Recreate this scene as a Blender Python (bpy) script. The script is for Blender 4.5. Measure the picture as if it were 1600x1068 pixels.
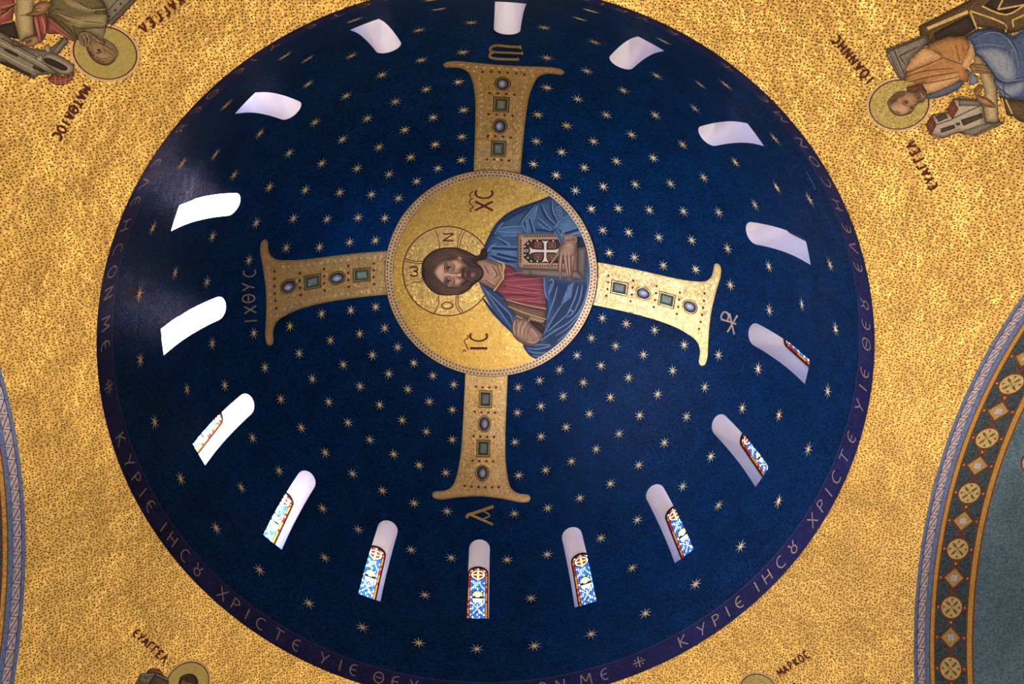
import bpy, bmesh, math, random
from mathutils import Vector, Matrix, geometry
random.seed(7)
for o in list(bpy.data.objects):
    bpy.data.objects.remove(o, do_unlink=True)
SC = bpy.context.scene
COL = SC.collection
R_, D_ = math.radians, math.degrees

# ------------------------------------------------------------------ survey of the building (metres = unit * S)
S = 8.0                       # radius of the dome
ZC = 0.4293                   # height of the drum: above it the dome is a hemisphere
TH0 = 1.5925                  # azimuth of the first window / cross arm
ZS, HW, ZT = 0.369, 0.0413, 0.7592      # window sill, half width, arch crown
ZP = 0.0772                   # height of the inscription band
RP, AP = 1.642, 1.1437        # sphere of the pendentives, distance of the arches
ZPC = -math.sqrt(RP * RP - 1)
RA = math.sqrt(RP * RP - AP * AP)
PSI = [TH0, TH0 - math.pi / 2 + 0.0167, TH0 + math.pi, TH0 + math.pi / 2 - 0.012]   # azimuths of the four arches
CAM = Vector((-0.0232, -0.8053, -1.7061))
FPX = 1122.0

def rodr(w):
    w = Vector(w); return Matrix.Rotation(w.length, 3, w.normalized())
CR = rodr((0.3484, -0.0332, 0.0334))      # rows: picture right, picture down, view direction

# ------------------------------------------------------------------ camera
cd = bpy.data.cameras.new('camera'); cam = bpy.data.objects.new('camera', cd); COL.objects.link(cam)
cd.sensor_fit = 'HORIZONTAL'; cd.sensor_width = 36.0; cd.lens = FPX / 1600 * 36
cd.clip_start = 0.05; cd.clip_end = 500
m = Matrix((CR[0], -CR[1], -CR[2])).transposed().to_4x4(); m.translation = CAM * S
cam.matrix_world = m
SC.camera = cam

# ------------------------------------------------------------------ world (light of the church below), lamps, exposure
w = bpy.data.worlds.new('church_interior'); SC.world = w; w.use_nodes = True
bg = w.node_tree.nodes['Background']; bg.inputs[0].default_value = (1.0, 0.88, 0.72, 1); bg.inputs[1].default_value = 0.37
def lamp(name, loc, col, power, radius, target=None, angle=None):
    l = bpy.data.lights.new(name, 'SPOT' if angle else 'POINT'); l.color = col; l.energy = power; l.shadow_soft_size = radius
    o = bpy.data.objects.new(name, l); COL.objects.link(o); o.location = Vector(loc) * S
    if angle:
        l.spot_size = R_(angle); l.spot_blend = 0.8
        o.rotation_euler = (Vector(target) * S - o.location).to_track_quat('-Z', 'Y').to_euler()
    return o
WARM = (1.0, 0.84, 0.60)
lamp('chandelier_lamp', (0.0, -0.2, -2.3), WARM, 2200, 0.6)
lamp('fill_lamp', (1.0, -1.0, -1.75), WARM, 1500, 0.3)  # unseen pair of lamps, added to brighten the lower window reveals
lamp('fill_lamp', (-1.0, -1.0, -1.75), WARM, 1200, 0.3)
lamp('fill_spotlight', (-0.9, 1.05, -1.6), WARM, 5200, 0.3, (-0.8, -0.8, -0.15), 56)  # unseen pair of spots, added and aimed to brighten the upper corner walls
lamp('fill_spotlight', (0.9, 1.05, -1.6), WARM, 5800, 0.3, (0.85, -0.75, -0.15), 60)
vs = SC.view_settings
vs.view_transform = 'Standard'; vs.look = 'None'; vs.exposure = 0.2; vs.gamma = 1.0; vs.use_curve_mapping = False

# ------------------------------------------------------------------ materials
MATS = {}
def mosaic(name, rgb, rough=0.55, metal=0.0, var=0.3, cell=0.017, tilt=0.12, spec=0.2, speck=None, lump=0.0, lumpscale=0.7, hue=0.0, fade=None):
    """hand-set tesserae: every small stone has its own shade and a slightly tilted face"""
    if name in MATS: return MATS[name]
    mt = bpy.data.materials.new(name); mt.use_nodes = True
    N, L = mt.node_tree.nodes, mt.node_tree.links
    b = N['Principled BSDF']
    b.inputs['Roughness'].default_value = rough; b.inputs['Metallic'].default_value = metal
    b.inputs['Specular IOR Level'].default_value = spec
    g = N.new('ShaderNodeNewGeometry')
    v = N.new('ShaderNodeTexVoronoi'); v.inputs['Scale'].default_value = 1 / cell
    L.new(g.outputs['Position'], v.inputs['Vector'])
    sep = N.new('ShaderNodeSeparateColor'); L.new(v.outputs['Color'], sep.inputs[0])
    mr = N.new('ShaderNodeMapRange'); mr.inputs['To Min'].default_value = 1 - var; mr.inputs['To Max'].default_value = 1 + var
    L.new(sep.outputs[0], mr.inputs['Value'])
    mx = N.new('ShaderNodeVectorMath'); mx.operation = 'SCALE'; mx.inputs[0].default_value = rgb
    L.new(mr.outputs[0], mx.inputs['Scale'])
    col = mx.outputs[0]
    if hue:
        nz = N.new('ShaderNodeTexNoise'); nz.inputs['Scale'].default_value = 1.3; nz.inputs['Detail'].default_value = 5
        L.new(g.outputs['Position'], nz.inputs['Vector'])
        m2 = N.new('ShaderNodeMapRange'); m2.inputs['From Min'].default_value = 0.3; m2.inputs['From Max'].default_value = 0.7
        m2.inputs['To Min'].default_value = 1 - hue; m2.inputs['To Max'].default_value = 1 + hue
        L.new(nz.outputs[0], m2.inputs['Value'])
        s2 = N.new('ShaderNodeVectorMath'); s2.operation = 'SCALE'; L.new(col, s2.inputs[0]); L.new(m2.outputs[0], s2.inputs['Scale'])
        col = s2.outputs[0]
    if speck:
        sc, rad, rgb2, uv = speck
        v2 = N.new('ShaderNodeTexVoronoi'); v2.inputs['Scale'].default_value = sc; v2.inputs['Randomness'].default_value = 0.75
        if uv:
            v2.voronoi_dimensions = '2D'; u = N.new('ShaderNodeUVMap'); L.new(u.outputs[0], v2.inputs['Vector'])
        else:
            L.new(g.outputs['Position'], v2.inputs['Vector'])
        lt = N.new('ShaderNodeMapRange'); lt.inputs['From Min'].default_value = rad * 0.75; lt.inputs['From Max'].default_value = rad * 1.15
        L.new(v2.outputs['Distance'], lt.inputs['Value'])
        sp2 = N.new('ShaderNodeSeparateColor'); L.new(v2.outputs['Color'], sp2.inputs[0])
        wk = N.new('ShaderNodeMapRange'); wk.inputs['From Min'].default_value = 0.72; wk.inputs['To Max'].default_value = 0.6; L.new(sp2.outputs[1], wk.inputs['Value'])
        mxm = N.new('ShaderNodeMath'); mxm.operation = 'MAXIMUM'; L.new(lt.outputs[0], mxm.inputs[0]); L.new(wk.outputs[0], mxm.inputs[1]); lt = mxm
        mix = N.new('ShaderNodeMix'); mix.data_type = 'RGBA'
        mix.inputs[6].default_value = (*rgb2, 1); L.new(lt.outputs[0], mix.inputs[0]); L.new(col, mix.inputs[7])
        col = mix.outputs[2]
        me = N.new('ShaderNodeMath'); me.operation = 'MULTIPLY'; me.inputs[1].default_value = metal; L.new(lt.outputs[0], me.inputs[0]); L.new(me.outputs[0], b.inputs['Metallic'])
    at = N.new('ShaderNodeAttribute'); at.attribute_name = 'contour'
    am = N.new('ShaderNodeMapRange'); am.inputs['To Min'].default_value = 1.0; am.inputs['To Max'].default_value = 0.24
    L.new(at.outputs['Fac'], am.inputs['Value'])
    if fade:                # highlight: its stones run over into the ground tone
        fm = N.new('ShaderNodeVectorMath'); fm.operation = 'SCALE'; fm.inputs[0].default_value = fade; L.new(mr.outputs[0], fm.inputs['Scale'])
        fx = N.new('ShaderNodeMix'); fx.data_type = 'RGBA'; L.new(at.outputs['Fac'], fx.inputs[0]); L.new(col, fx.inputs[6]); L.new(fm.outputs[0], fx.inputs[7]); col = fx.outputs[2]
    else:
        s3 = N.new('ShaderNodeVectorMath'); s3.operation = 'SCALE'; L.new(col, s3.inputs[0]); L.new(am.outputs[0], s3.inputs['Scale']); col = s3.outputs[0]
    L.new(col, b.inputs['Base Color'])
    nrm = g.outputs['Normal']
    if lump:
        nl = N.new('ShaderNodeTexNoise'); nl.inputs['Scale'].default_value = lumpscale; nl.inputs['Detail'].default_value = 6; nl.inputs['Roughness'].default_value = 0.6
        L.new(g.outputs['Position'], nl.inputs['Vector'])
        bp = N.new('ShaderNodeBump'); bp.inputs['Strength'].default_value = 1.0; bp.inputs['Distance'].default_value = lump
        L.new(nl.outputs[0], bp.inputs['Height']); nrm = bp.outputs[0]
    if tilt:
        su = N.new('ShaderNodeVectorMath'); su.operation = 'SUBTRACT'; L.new(v.outputs['Color'], su.inputs[0]); su.inputs[1].default_value = (0.5, 0.5, 0.5)
        sl = N.new('ShaderNodeVectorMath'); sl.operation = 'SCALE'; L.new(su.outputs[0], sl.inputs[0]); sl.inputs['Scale'].default_value = tilt * 2
        ad = N.new('ShaderNodeVectorMath'); ad.operation = 'ADD'; L.new(nrm, ad.inputs[0]); L.new(sl.outputs[0], ad.inputs[1])
        no = N.new('ShaderNodeVectorMath'); no.operation = 'NORMALIZE'; L.new(ad.outputs[0], no.inputs[0]); nrm = no.outputs[0]
    L.new(nrm, b.inputs['Normal'])
    MATS[name] = mt
    return mt
def flat(name, rgb, **k): return mosaic(name, rgb, **k)
def glass(name, rgb, strength):
    if name in MATS: return MATS[name]
    mt = bpy.data.materials.new(name); mt.use_nodes = True
    N, L = mt.node_tree.nodes, mt.node_tree.links
    b = N['Principled BSDF']; b.inputs['Base Color'].default_value = (*[c * 0.3 for c in rgb], 1); b.inputs['Roughness'].default_value = 0.2
    b.inputs['Emission Color'].default_value = (*rgb, 1)
    a = N.new('ShaderNodeAttribute'); a.attribute_type = 'OBJECT'; a.attribute_name = 'glow'
    mu = N.new('ShaderNodeMath'); mu.operation = 'MULTIPLY'; mu.inputs[1].default_value = strength
    L.new(a.outputs['Fac'], mu.inputs[0]); L.new(mu.outputs[0], b.inputs['Emission Strength'])
    MATS[name] = mt
    return mt
GOLD = dict(rough=0.42, metal=0.85, spec=0.4)
M_gold_wall = mosaic('gold_tesserae_dotted', (0.86, 0.52, 0.135), var=0.2, cell=0.026, tilt=0.10, lump=0.15, lumpscale=0.8, hue=0.16,
                     speck=(16.5, 0.262, (0.06, 0.022, 0.005), True), rough=0.42, metal=0.6, spec=0.4)
M_gold_med = mosaic('gold_tesserae_fine', (0.96, 0.56, 0.12), var=0.38, cell=0.03, tilt=0.25, lump=0.06, lumpscale=1.0, **GOLD)
M_gold_halo = mosaic('gold_tesserae_smooth', (0.90, 0.60, 0.18), var=0.14, cell=0.05, tilt=0.2, lump=0.05, lumpscale=1.5, **GOLD)
M_gold_arm = mosaic('gold_tesserae_pale', (0.86, 0.56, 0.19), var=0.38, cell=0.03, tilt=0.3, lump=0.05, **GOLD)
M_gold_edge = mosaic('gold_edging', (0.62, 0.42, 0.12), var=0.25, cell=0.03, tilt=0.2, **GOLD)
M_star = mosaic('gold_star', (0.88, 0.63, 0.28), var=0.25, cell=0.05, tilt=0.25, rough=0.42, metal=0.7, spec=0.4)
M_blue = mosaic('blue_tesserae', (0.0006, 0.0150, 0.052), var=0.8, cell=0.032, tilt=0.12, rough=0.5, spec=0.04, lump=0.05, lumpscale=0.5, hue=0.22)
M_band = mosaic('purple_tesserae', (0.013, 0.013, 0.055), var=0.5, cell=0.032, tilt=0.12, rough=0.5, spec=0.06, hue=0.2)
M_bandline = mosaic('purple_line', (0.05, 0.04, 0.09))
M_letter = mosaic('gold_lettering', (0.36, 0.27, 0.16), var=0.25, metal=0.4, rough=0.45)
M_red = mosaic('dark_red_line', (0.075, 0.012, 0.008), var=0.25)
M_white = mosaic('white_plaster', (0.84, 0.80, 0.88), var=0.02, cell=0.2, tilt=0.0, rough=0.8, spec=0.2)
M_frame = flat('dark_iron', (0.006, 0.0025, 0.002), var=0.1, rough=0.5)
M_rimline = flat('dark_rim', (0.01, 0.007, 0.012), var=0.2)

# ------------------------------------------------------------------ object helpers
def link(o, parent=None):
    COL.objects.link(o)
    if parent is not None: o.parent = parent
    return o
def tag(o, label=None, cat=None, group=None, kind=None):
    if label: o['label'] = label
    if cat: o['category'] = cat
    if group: o['group'] = group
    if kind: o['kind'] = kind
    return o
def empty(name, loc=(0, 0, 0), parent=None):
    o = bpy.data.objects.new(name, None); o.location = loc; o.empty_display_size = 0.2
    return link(o, parent)
def wloc(o):
    v = Vector((0, 0, 0))
    while o is not None: v += o.location; o = o.parent
    return v
def mesh_obj(name, verts, faces, mats, parent=None, smooth=False, midx=None, uvs=None):
    me = bpy.data.meshes.new(name); me.from_pydata([tuple(v) for v in verts], [], faces)
    for mt in (mats if isinstance(mats, (list, tuple)) else [mats]): me.materials.append(mt)
    if midx: me.polygons.foreach_set('material_index', midx)
    if smooth: me.polygons.foreach_set('use_smooth', [True] * len(me.polygons))
    if uvs:
        ul = me.uv_layers.new(name='UVMap')
        for lp in me.loops: ul.data[lp.index].uv = uvs[lp.vertex_index]
    me.update()
    return link(bpy.data.objects.new(name, me), parent)

# ------------------------------------------------------------------ surfaces: each mapping takes 2D -> 3D (units), with an offset towards the room
LAY = 0.0006
def dome_pt(th, pol, off=0.0):
    """th: degrees from the first window, pol: degrees from the crown (above 90: down the drum)"""
    a = TH0 - R_(th)
    if pol <= 90:
        r, z = math.sin(R_(pol)), math.cos(R_(pol))
        return Vector((r * math.cos(a), r * math.sin(a), z)) * (1 - off) + Vector((0, 0, ZC))
    return Vector(((1 - off) * math.cos(a), (1 - off) * math.sin(a), ZC - R_(pol - 90)))
def band_pt(th, z, off=0.0):
    a = TH0 - R_(th); return Vector(((1 - off) * math.cos(a), (1 - off) * math.sin(a), z))
def ray(px, py):
    return (CR.transposed() @ Vector(((px - 800) / FPX, (py - 534) / FPX, 1.0)))
def hit_sphere(px, py, c, r):
    d = ray(px, py); o = CAM - c; A = d.dot(d); b = o.dot(d); q = o.dot(o) - r * r
    return CAM + d * ((-b + math.sqrt(max(b * b - A * q, 0))) / A)
def on_dome(px, py, off=0.0):
    c = Vector((0, 0, ZC)); P = hit_sphere(px, py, c, 1.0)
    return c + (P - c) * (1 - off)
def on_pend(px, py, off=0.0):
    c = Vector((0, 0, ZPC)); P = hit_sphere(px, py, c, RP)
    return c + (P - c) * (1 - off / RP)
def vault_map(i):
    u = Vector((math.cos(PSI[i]), math.sin(PSI[i]), 0)); v = Vector((-u.y, u.x, 0))
    def f(t, s, off=0.0):     # t: degrees round the arch, s: distance from the centre of the church
        r = RA - off
        return u * s + v * (r * math.sin(R_(t))) + Vector((0, 0, ZPC + r * math.cos(R_(t))))
    return f, u, v

def smooth_line(pts, n=4, closed=False):
    if len(pts) < 3: return [tuple(p) for p in pts]
    out = []; k = len(pts); rng = range(k if closed else k - 1)
    for i in rng:
        if closed: p0, p1, p2, p3 = pts[i - 1], pts[i], pts[(i + 1) % k], pts[(i + 2) % k]
        else: p0, p1, p2, p3 = pts[max(i - 1, 0)], pts[i], pts[i + 1], pts[min(i + 2, k - 1)]
        for j in range(n):
            t = j / n
            out.append(tuple(0.5 * (2 * b + (c - a) * t + (2 * a - 5 * b + 4 * c - d) * t * t + (3 * b - a - 3 * c + d) * t ** 3) for a, b, c, d in zip(p0, p1, p2, p3)))
    if not closed: out.append(tuple(pts[-1]))
    return out
def ribbon(pts, wd, taper=False, n=4, closed=False):
    """a stroke as a list of quads"""
    q = smooth_line(pts, n, closed); k = len(q); L, Rr = [], []
    for i in range(k):
        a = q[i - 1] if (closed or i > 0) else q[i]; b = q[(i + 1) % k] if (closed or i < k - 1) else q[i]
        dx, dy = b[0] - a[0], b[1] - a[1]; l = math.hypot(dx, dy) or 1e-9
        h = wd / 2
        if taper: h *= 0.35 + 0.65 * math.sin(math.pi * (i + 0.5) / k)
        L.append((q[i][0] - dy / l * h, q[i][1] + dx / l * h)); Rr.append((q[i][0] + dy / l * h, q[i][1] - dx / l * h))
    e = range(k if closed else k - 1)
    return [[L[i], L[(i + 1) % k], Rr[(i + 1) % k], Rr[i]] for i in e]
def patch(name, polys, mp, mat, parent, layer=1.0, maxlen=14.0, inner=None):
    """flat mosaic inlay: 2D polygons laid on a curved surface"""
    bm = bmesh.new()
    for P in polys:
        P3 = [Vector((p[0], p[1], 0)) for p in P]
        if len(P3) > 4:
            tris = geometry.tessellate_polygon([P3])
        else: tris = [tuple(range(len(P3)))]
        vs_ = [bm.verts.new(v) for v in P3]
        for t in tris:
            try: bm.faces.new([vs_[i] for i in t])
            except ValueError: pass
    for _ in range(5):
        ed = [e for e in bm.edges if e.calc_length() > maxlen]
        if not ed: break
        bmesh.ops.subdivide_edges(bm, edges=ed, cuts=1)
        bmesh.ops.triangulate(bm, faces=[f for f in bm.faces if len(f.verts) > 3])
    base = wloc(parent); cc = Vector((0, 0, -0.6)) * S
    for v in bm.verts: v.co = mp(v.co.x, v.co.y, layer * LAY) * S
    bm.normal_update()
    for f in bm.faces:
        if f.normal.dot(cc - f.calc_center_median()) < 0: f.normal_flip()
    for v in bm.verts: v.co -= base
    me = bpy.data.meshes.new(name); bm.to_mesh(me); bm.free(); me.materials.append(mat)
    return link(bpy.data.objects.new(name, me), parent)
def modelled(name, poly, mp, mat, parent, layer, rad, step=2.6):
    """like patch, with darker stones set along the contour of the shape (attribute contour: 1 at the edge, 0 inside)"""
    B = []
    for i, a in enumerate(poly):
        b = poly[(i + 1) % len(poly)]; n = max(1, int(math.hypot(b[0] - a[0], b[1] - a[1]) / step))
        for j in range(n): B.append((a[0] + (b[0] - a[0]) * j / n, a[1] + (b[1] - a[1]) * j / n))
    h = len(B)
    def dist(x, y):
        d = 1e9
        for i in range(h):
            ax, ay = B[i]; bx, by = B[(i + 1) % h]; ux, uy = bx - ax, by - ay; q = ux * ux + uy * uy or 1e-12
            t = max(0, min(1, ((x - ax) * ux + (y - ay) * uy) / q)); d = min(d, (x - ax - ux * t) ** 2 + (y - ay - uy * t) ** 2)
        return math.sqrt(d)
    def inside(x, y):
        c = False; j = h - 1
        for i in range(h):
            (xi, yi), (xj, yj) = B[i], B[j]
            if (yi > y) != (yj > y) and x < (xj - xi) * (y - yi) / (yj - yi) + xi: c = not c
            j = i
        return c
    xs, ys = [p[0] for p in B], [p[1] for p in B]; g = step * 1.15
    if (max(xs) - min(xs)) * (max(ys) - min(ys)) > 9000: g = step * 2.2
    pts = [Vector(p) for p in B]; sh = [1.0] * h
    y = min(ys) + g / 2; k = 0
    while y < max(ys):
        x = min(xs) + (g / 2 if k % 2 else g)
        while x < max(xs):
            if inside(x, y):
                d = dist(x, y)
                if d > step * 0.4: pts.append(Vector((x, y)))
            x += g
        y += g * 0.87; k += 1
    r = geometry.delaunay_2d_cdt(pts, [], [list(range(h))], 1, 1e-6)
    v2, tris = r[0], r[2]
    base = wloc(parent); verts, val = [], []
    for v in v2:
        verts.append(mp(v.x, v.y, layer * LAY) * S - base); t = min(1.0, dist(v.x, v.y) / rad); val.append((1 - t) ** 1.5)
    o = mesh_obj(name, verts, [tuple(t) for t in tris], mat, parent)
    me = o.data; at = me.attributes.new('contour', 'FLOAT', 'POINT'); at.data.foreach_set('value', val)
    p0 = me.polygons[0]
    if p0.normal.dot(Vector((0, 0, -0.6)) * S - base - p0.center) < 0: me.flip_normals()
    return o
def ellipse(cx, cy, rx, ry=None, n=20, rot=0.0):
    ry = rx if ry is None else ry; c, s = math.cos(rot), math.sin(rot)
    return [(cx + rx * math.cos(t) * c - ry * math.sin(t) * s, cy + rx * math.cos(t) * s + ry * math.sin(t) * c) for t in [2 * math.pi * i / n for i in range(n)]]
def tile(ox, oy, s):
    return lambda pts: [(ox + x / s, oy + y / s) for x, y in pts]

# ------------------------------------------------------------------ letter strokes, unit cell, y up
def arc(cx, cy, rx, ry, a0, a1, n=10):
    return [(cx + rx * math.cos(R_(a0 + (a1 - a0) * i / n)), cy + ry * math.sin(R_(a0 + (a1 - a0) * i / n))) for i in range(n + 1)]
GL = {
 'K': [[(-.25, 0), (-.25, 1)], [(.3, 1), (-.22, .48)], [(-.15, .5), (.35, 0)]],
 'Y': [[(-.35, 1), (0, .42)], [(.35, 1), (0, .42), (-.12, 0)]],
 'P': [[(-.25, 0), (-.25, 1)], [(-.25, 1), (.1, .98), (.28, .76), (.1, .52), (-.25, .48)]],
 'I': [[(0, 0), (0, 1)]],
 'e': [arc(.1, .5, .38, .5, 70, 290), [(-.27, .5), (.2, .5)]],
 'E': [[(.3, 1), (-.25, 1)], [(-.25, 1), (-.25, 0)], [(-.25, 0), (.3, 0)], [(-.25, .5), (.15, .5)]],
 'H': [[(-.32, 0), (-.32, 1)], [(.32, 0), (.32, 1)], [(-.32, .5), (.32, .5)]],
 'C': [arc(.12, .5, .42, .5, 60, 300)],
 'U': [arc(0, .3, .27, .3, 0, 360, 16), [(-.1, .58), (-.3, 1)], [(.1, .58), (.3, 1)]],
 'X': [[(-.35, 1), (.35, 0)], [(.35, 1), (-.35, 0)]],
 'T': [[(0, 0), (0, 1)], [(-.38, 1), (.38, 1)]],
 'Q': [arc(0, .5, .38, .5, 0, 360, 18), [(-.22, .5), (.22, .5)]],
 'O': [arc(0, .5, .36, .5, 0, 360, 18)],
 'L': [[(-.35, 0), (0, 1)], [(0, 1), (.35, 0)]],
 'A': [[(-.35, 0), (0, 1)], [(0, 1), (.35, 0)], [(-.2, .36), (.2, .36)]],
 'N': [[(-.32, 0), (-.32, 1)], [(-.32, 1), (.32, 0)], [(.32, 0), (.32, 1)]],
 'M': [[(-.42, 0), (-.35, 1)], [(-.35, 1), (0, .3)], [(0, .3), (.35, 1)], [(.35, 1), (.42, 0)]],
 'G': [[(-.25, 0), (-.25, 1)], [(-.25, 1), (.3, 1)]],
 'W': [arc(-.22, .45, .22, .45, 110, 360), arc(.22, .45, .22, .45, 180, 430)],
 '*': [[(0, 0), (0, 1)], [(-.5, .5), (.5, .5)], [(.22, .7), (.32, .8)], [(-.22, .7), (-.32, .8)], [(.22, .3), (.32, .2)], [(-.22, .3), (-.32, .2)]],
 '.': [[(-.06, 0), (.06, .12)]],
}
def glyph(ch, fx, wd):
    """fx maps cell coordinates to the 2D of a surface; wd in cell units"""
    out = []
    for st in GL[ch]:
        for quad in ribbon(st, wd, n=1): out.append([fx(*p) for p in quad])
    return out
def word(chars, p0, p1, height, mp, mat, parent, wd=0.17, layer=3.0, stretch=0.95):
    """letters centred along the line p0 -> p1; name: letter"""
    dx, dy = p1[0] - p0[0], p1[1] - p0[1]; l = math.hypot(dx, dy) or 1; ux, uy = dx / l, dy / l; vx, vy = uy, -ux
    n = len(chars)
    for i, ch in enumerate(chars):
        t = i / (n - 1) if n > 1 else 0.0; cx, cy = p0[0] + dx * t, p0[1] + dy * t
        f = lambda x, y: (cx + (ux * x * stretch + vx * (y - 0.5)) * height, cy + (uy * x * stretch + vy * (y - 0.5)) * height)
        patch('letter', glyph(ch, f, wd), mp, mat, parent, layer)

# ================================================================== DOME
def rz(z): return math.sqrt(max(1 - max(z - ZC, 0) ** 2, 0))
def win_outline(n=14):
    zsp = ZT - HW; o = []
    zz = [ZS + (zsp - ZS) * i / 12 for i in range(13)]
    o += [(-HW, z) for z in zz]
    o += [(-HW * math.cos(math.pi * i / n), zsp + HW * math.sin(math.pi * i / n)) for i in range(1, n)]
    o += [(HW, z) for z in reversed(zz)]
    o += [(HW * (1 - 2 * i / 6), ZS) for i in range(1, 6)]
    return o
WIN = win_outline()
def to_ft(x, z):
    r = rz(z); return D_(math.asin(x / r)), (D_(math.acos(min(z - ZC, 1))) if z > ZC else 90 + D_(ZC - z))
TB = 90 + D_(ZC)                                       # bottom of the drum in meridian degrees
def build_dome():
    hole = [to_ft(x, z) for x, z in WIN]
    nf, tv = 12, [30 + (TB - 30) * i / 46 for i in range(47)]
    fv = [-11.25 + 22.5 * i / nf for i in range(nf + 1)]
    pts, edges = [], []
    for q in hole: pts.append(Vector(q))
    h = len(hole); edges = [(i, (i + 1) % h) for i in range(h)]
    def inside(f, t):
        c = False; j = h - 1
        for i in range(h):
            (xi, yi), (xj, yj) = hole[i], hole[j]
            if (yi > t) != (yj > t) and f < (xj - xi) * (t - yi) / (yj - yi) + xi: c = not c
            j = i
        return c
    for t in tv:
        for f in fv:
            if inside(f, t): continue
            if min((f - a) ** 2 + (t - b) ** 2 for a, b in hole) < 0.35: continue
            pts.append(Vector((f, t)))
    res = geometry.delaunay_2d_cdt(pts, edges, [], 0, 1e-5)
    v2, f2 = res[0], res[2]
    tri = []
    for f in f2:
        c = sum((v2[i] for i in f), Vector((0, 0))) / 3
        if not inside(c.x, c.y): tri.append(f)
    bm = bmesh.new()
    for k in range(16):
        vv = [bm.verts.new(dome_pt(22.5 * k + q.x, q.y) * S) for q in v2]
        for f in tri:
            try: bm.faces.new([vv[i] for i in f])
            except ValueError: pass
    # crown
    n = 16 * nf; rings = [[bm.verts.new(dome_pt(360 * i / n - 11.25, p) * S) for i in range(n)] for p in (30, 27, 24, 21, 18, 15, 12, 9, 6, 3, 1.2)]
    for a, b in zip(rings, rings[1:]):
        for i in range(n): bm.faces.new([a[i], a[(i + 1) % n], b[(i + 1) % n], b[i]])
    bm.faces.new(rings[-1])
    bmesh.ops.remove_doubles(bm, verts=bm.verts, dist=0.002)
    bm.normal_update()
    for f in bm.faces:
        if f.normal.dot(Vector((0, 0, 0.4 * S)) - f.calc_center_median()) < 0: f.normal_flip()
        f.smooth = True
    me = bpy.data.meshes.new('dome_ceiling'); bm.to_mesh(me); bm.free(); me.materials.append(M_blue)
    return link(bpy.data.objects.new('dome_ceiling', me))
dome = tag(build_dome(), 'dark blue mosaic dome scattered with gold stars above a ring of windows', 'ceiling', kind='structure')

# stars: one mesh, copied into the rings of the lattice
def star_mesh():
    v = [(0, 0, 0.014)]; f = []
    for i in range(16):
        a = 2 * math.pi * i / 16; r = (0.215 if i % 4 == 0 else 0.195) if i % 2 == 0 else 0.042
        v.append((r * math.cos(a), r * math.sin(a), 0.004 if i % 2 else 0.001))
    for i in range(16): f.append((0, 1 + i, 1 + (i + 1) % 16))
    me = bpy.data.meshes.new('star'); me.from_pydata(v, [], f); me.materials.append(M_star); return me
STAR = star_mesh()
def put_star(th, pol):
    P = dome_pt(th, pol, 0.0009) * S
    nrm = ((Vector((0, 0, ZC * S)) - P) if pol <= 90 else Vector((-P.x, -P.y, 0))).normalized()
    up = Vector((0, 0, 1)) - nrm * nrm.z; up.normalize(); x = up.cross(nrm)
    a = random.uniform(0, math.pi / 4); X = x * math.cos(a) + up * math.sin(a); Y = nrm.cross(X)
    o = bpy.data.objects.new('star', STAR); link(o, dome)
    mm = Matrix((X, Y, nrm)).transposed().to_4x4(); mm.translation = P; o.matrix_local = mm
RINGS = [(31.1, [0.73 + 0.508 * k for k in range(6)]), (37.5, [0.62 + 0.4602 * k for k in range(7)]), (45.1, [0.505 + 0.4271 * k for k in range(8)]),
         (54.0, [0.5 + 0.375 * k for k in range(9)]), (64.0, [0.4 + 0.4 * k for k in range(9)]),
         (76.5, [0.29, 0.71, 1.29, 1.71, 2.29, 2.71, 3.29, 3.71]), (88.3, [0.5, 1.5, 2.5, 3.5]), (101.9, [0.0, 0.5, 1.0, 1.5, 2.0, 2.5, 3.0, 3.5])]
for pol, offs in RINGS:
    for qd in range(4):
        for s in offs: put_star((4 * qd + s) * 22.5, pol)

# inscription band with its letters
def ring_strip(name, z0, z1, mat, parent, layer, n=288):
    v, f = [], []
    for i in range(n):
        for z in (z0, z1): v.append(band_pt(360 * i / n, z, layer * LAY) * S)
    for i in range(n): a, b = 2 * i, 2 * ((i + 1) % n); f.append((a, b, b + 1, a + 1))
    return mesh_obj(name, v, f, mat, parent, True)
band = ring_strip('inscription_band', 0.0, ZP, M_band, dome, 1.5)
ring_strip('band_line', ZP - 0.001, ZP + 0.0012, M_bandline, band, 2.0)
ring_strip('rim_line', -0.001, 0.0035, M_rimline, band, 2.2)
PRAYER = [('*', 0), ('K', 8.7), ('Y', 12.8), ('P', 15.9), ('I', 18.4), ('e', 21.0), ('I', 25.2), ('H', 27.8), ('C', 31.2), ('U', 34.7), ('X', 40.6), ('P', 43.6),
          ('I', 46.2), ('C', 49.0), ('T', 52.8), ('e', 56.4), ('Y', 61.9), ('I', 65.0), ('e', 67.5), ('Q', 72.2), ('e', 75.3), ('U', 78.6), ('e', 84.6), ('L', 87.8),
          ('e', 90.8), ('H', 94.6), ('C', 98.3), ('O', 101.9), ('N', 105.2), ('M', 109.9), ('e', 113.4)]
for rep in range(3):
    for ch, dt in PRAYER:
        th = 30.2 + 120 * rep + dt; hh = 0.042; k = D_(hh) * 0.95
        f = lambda x, y: (th + x * k, 0.019 + y * hh)
        patch('letter', glyph(ch, f, 0.10), lambda a, z, off: band_pt(a, z, off), M_letter, band, 3.0, 2.5)

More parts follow.
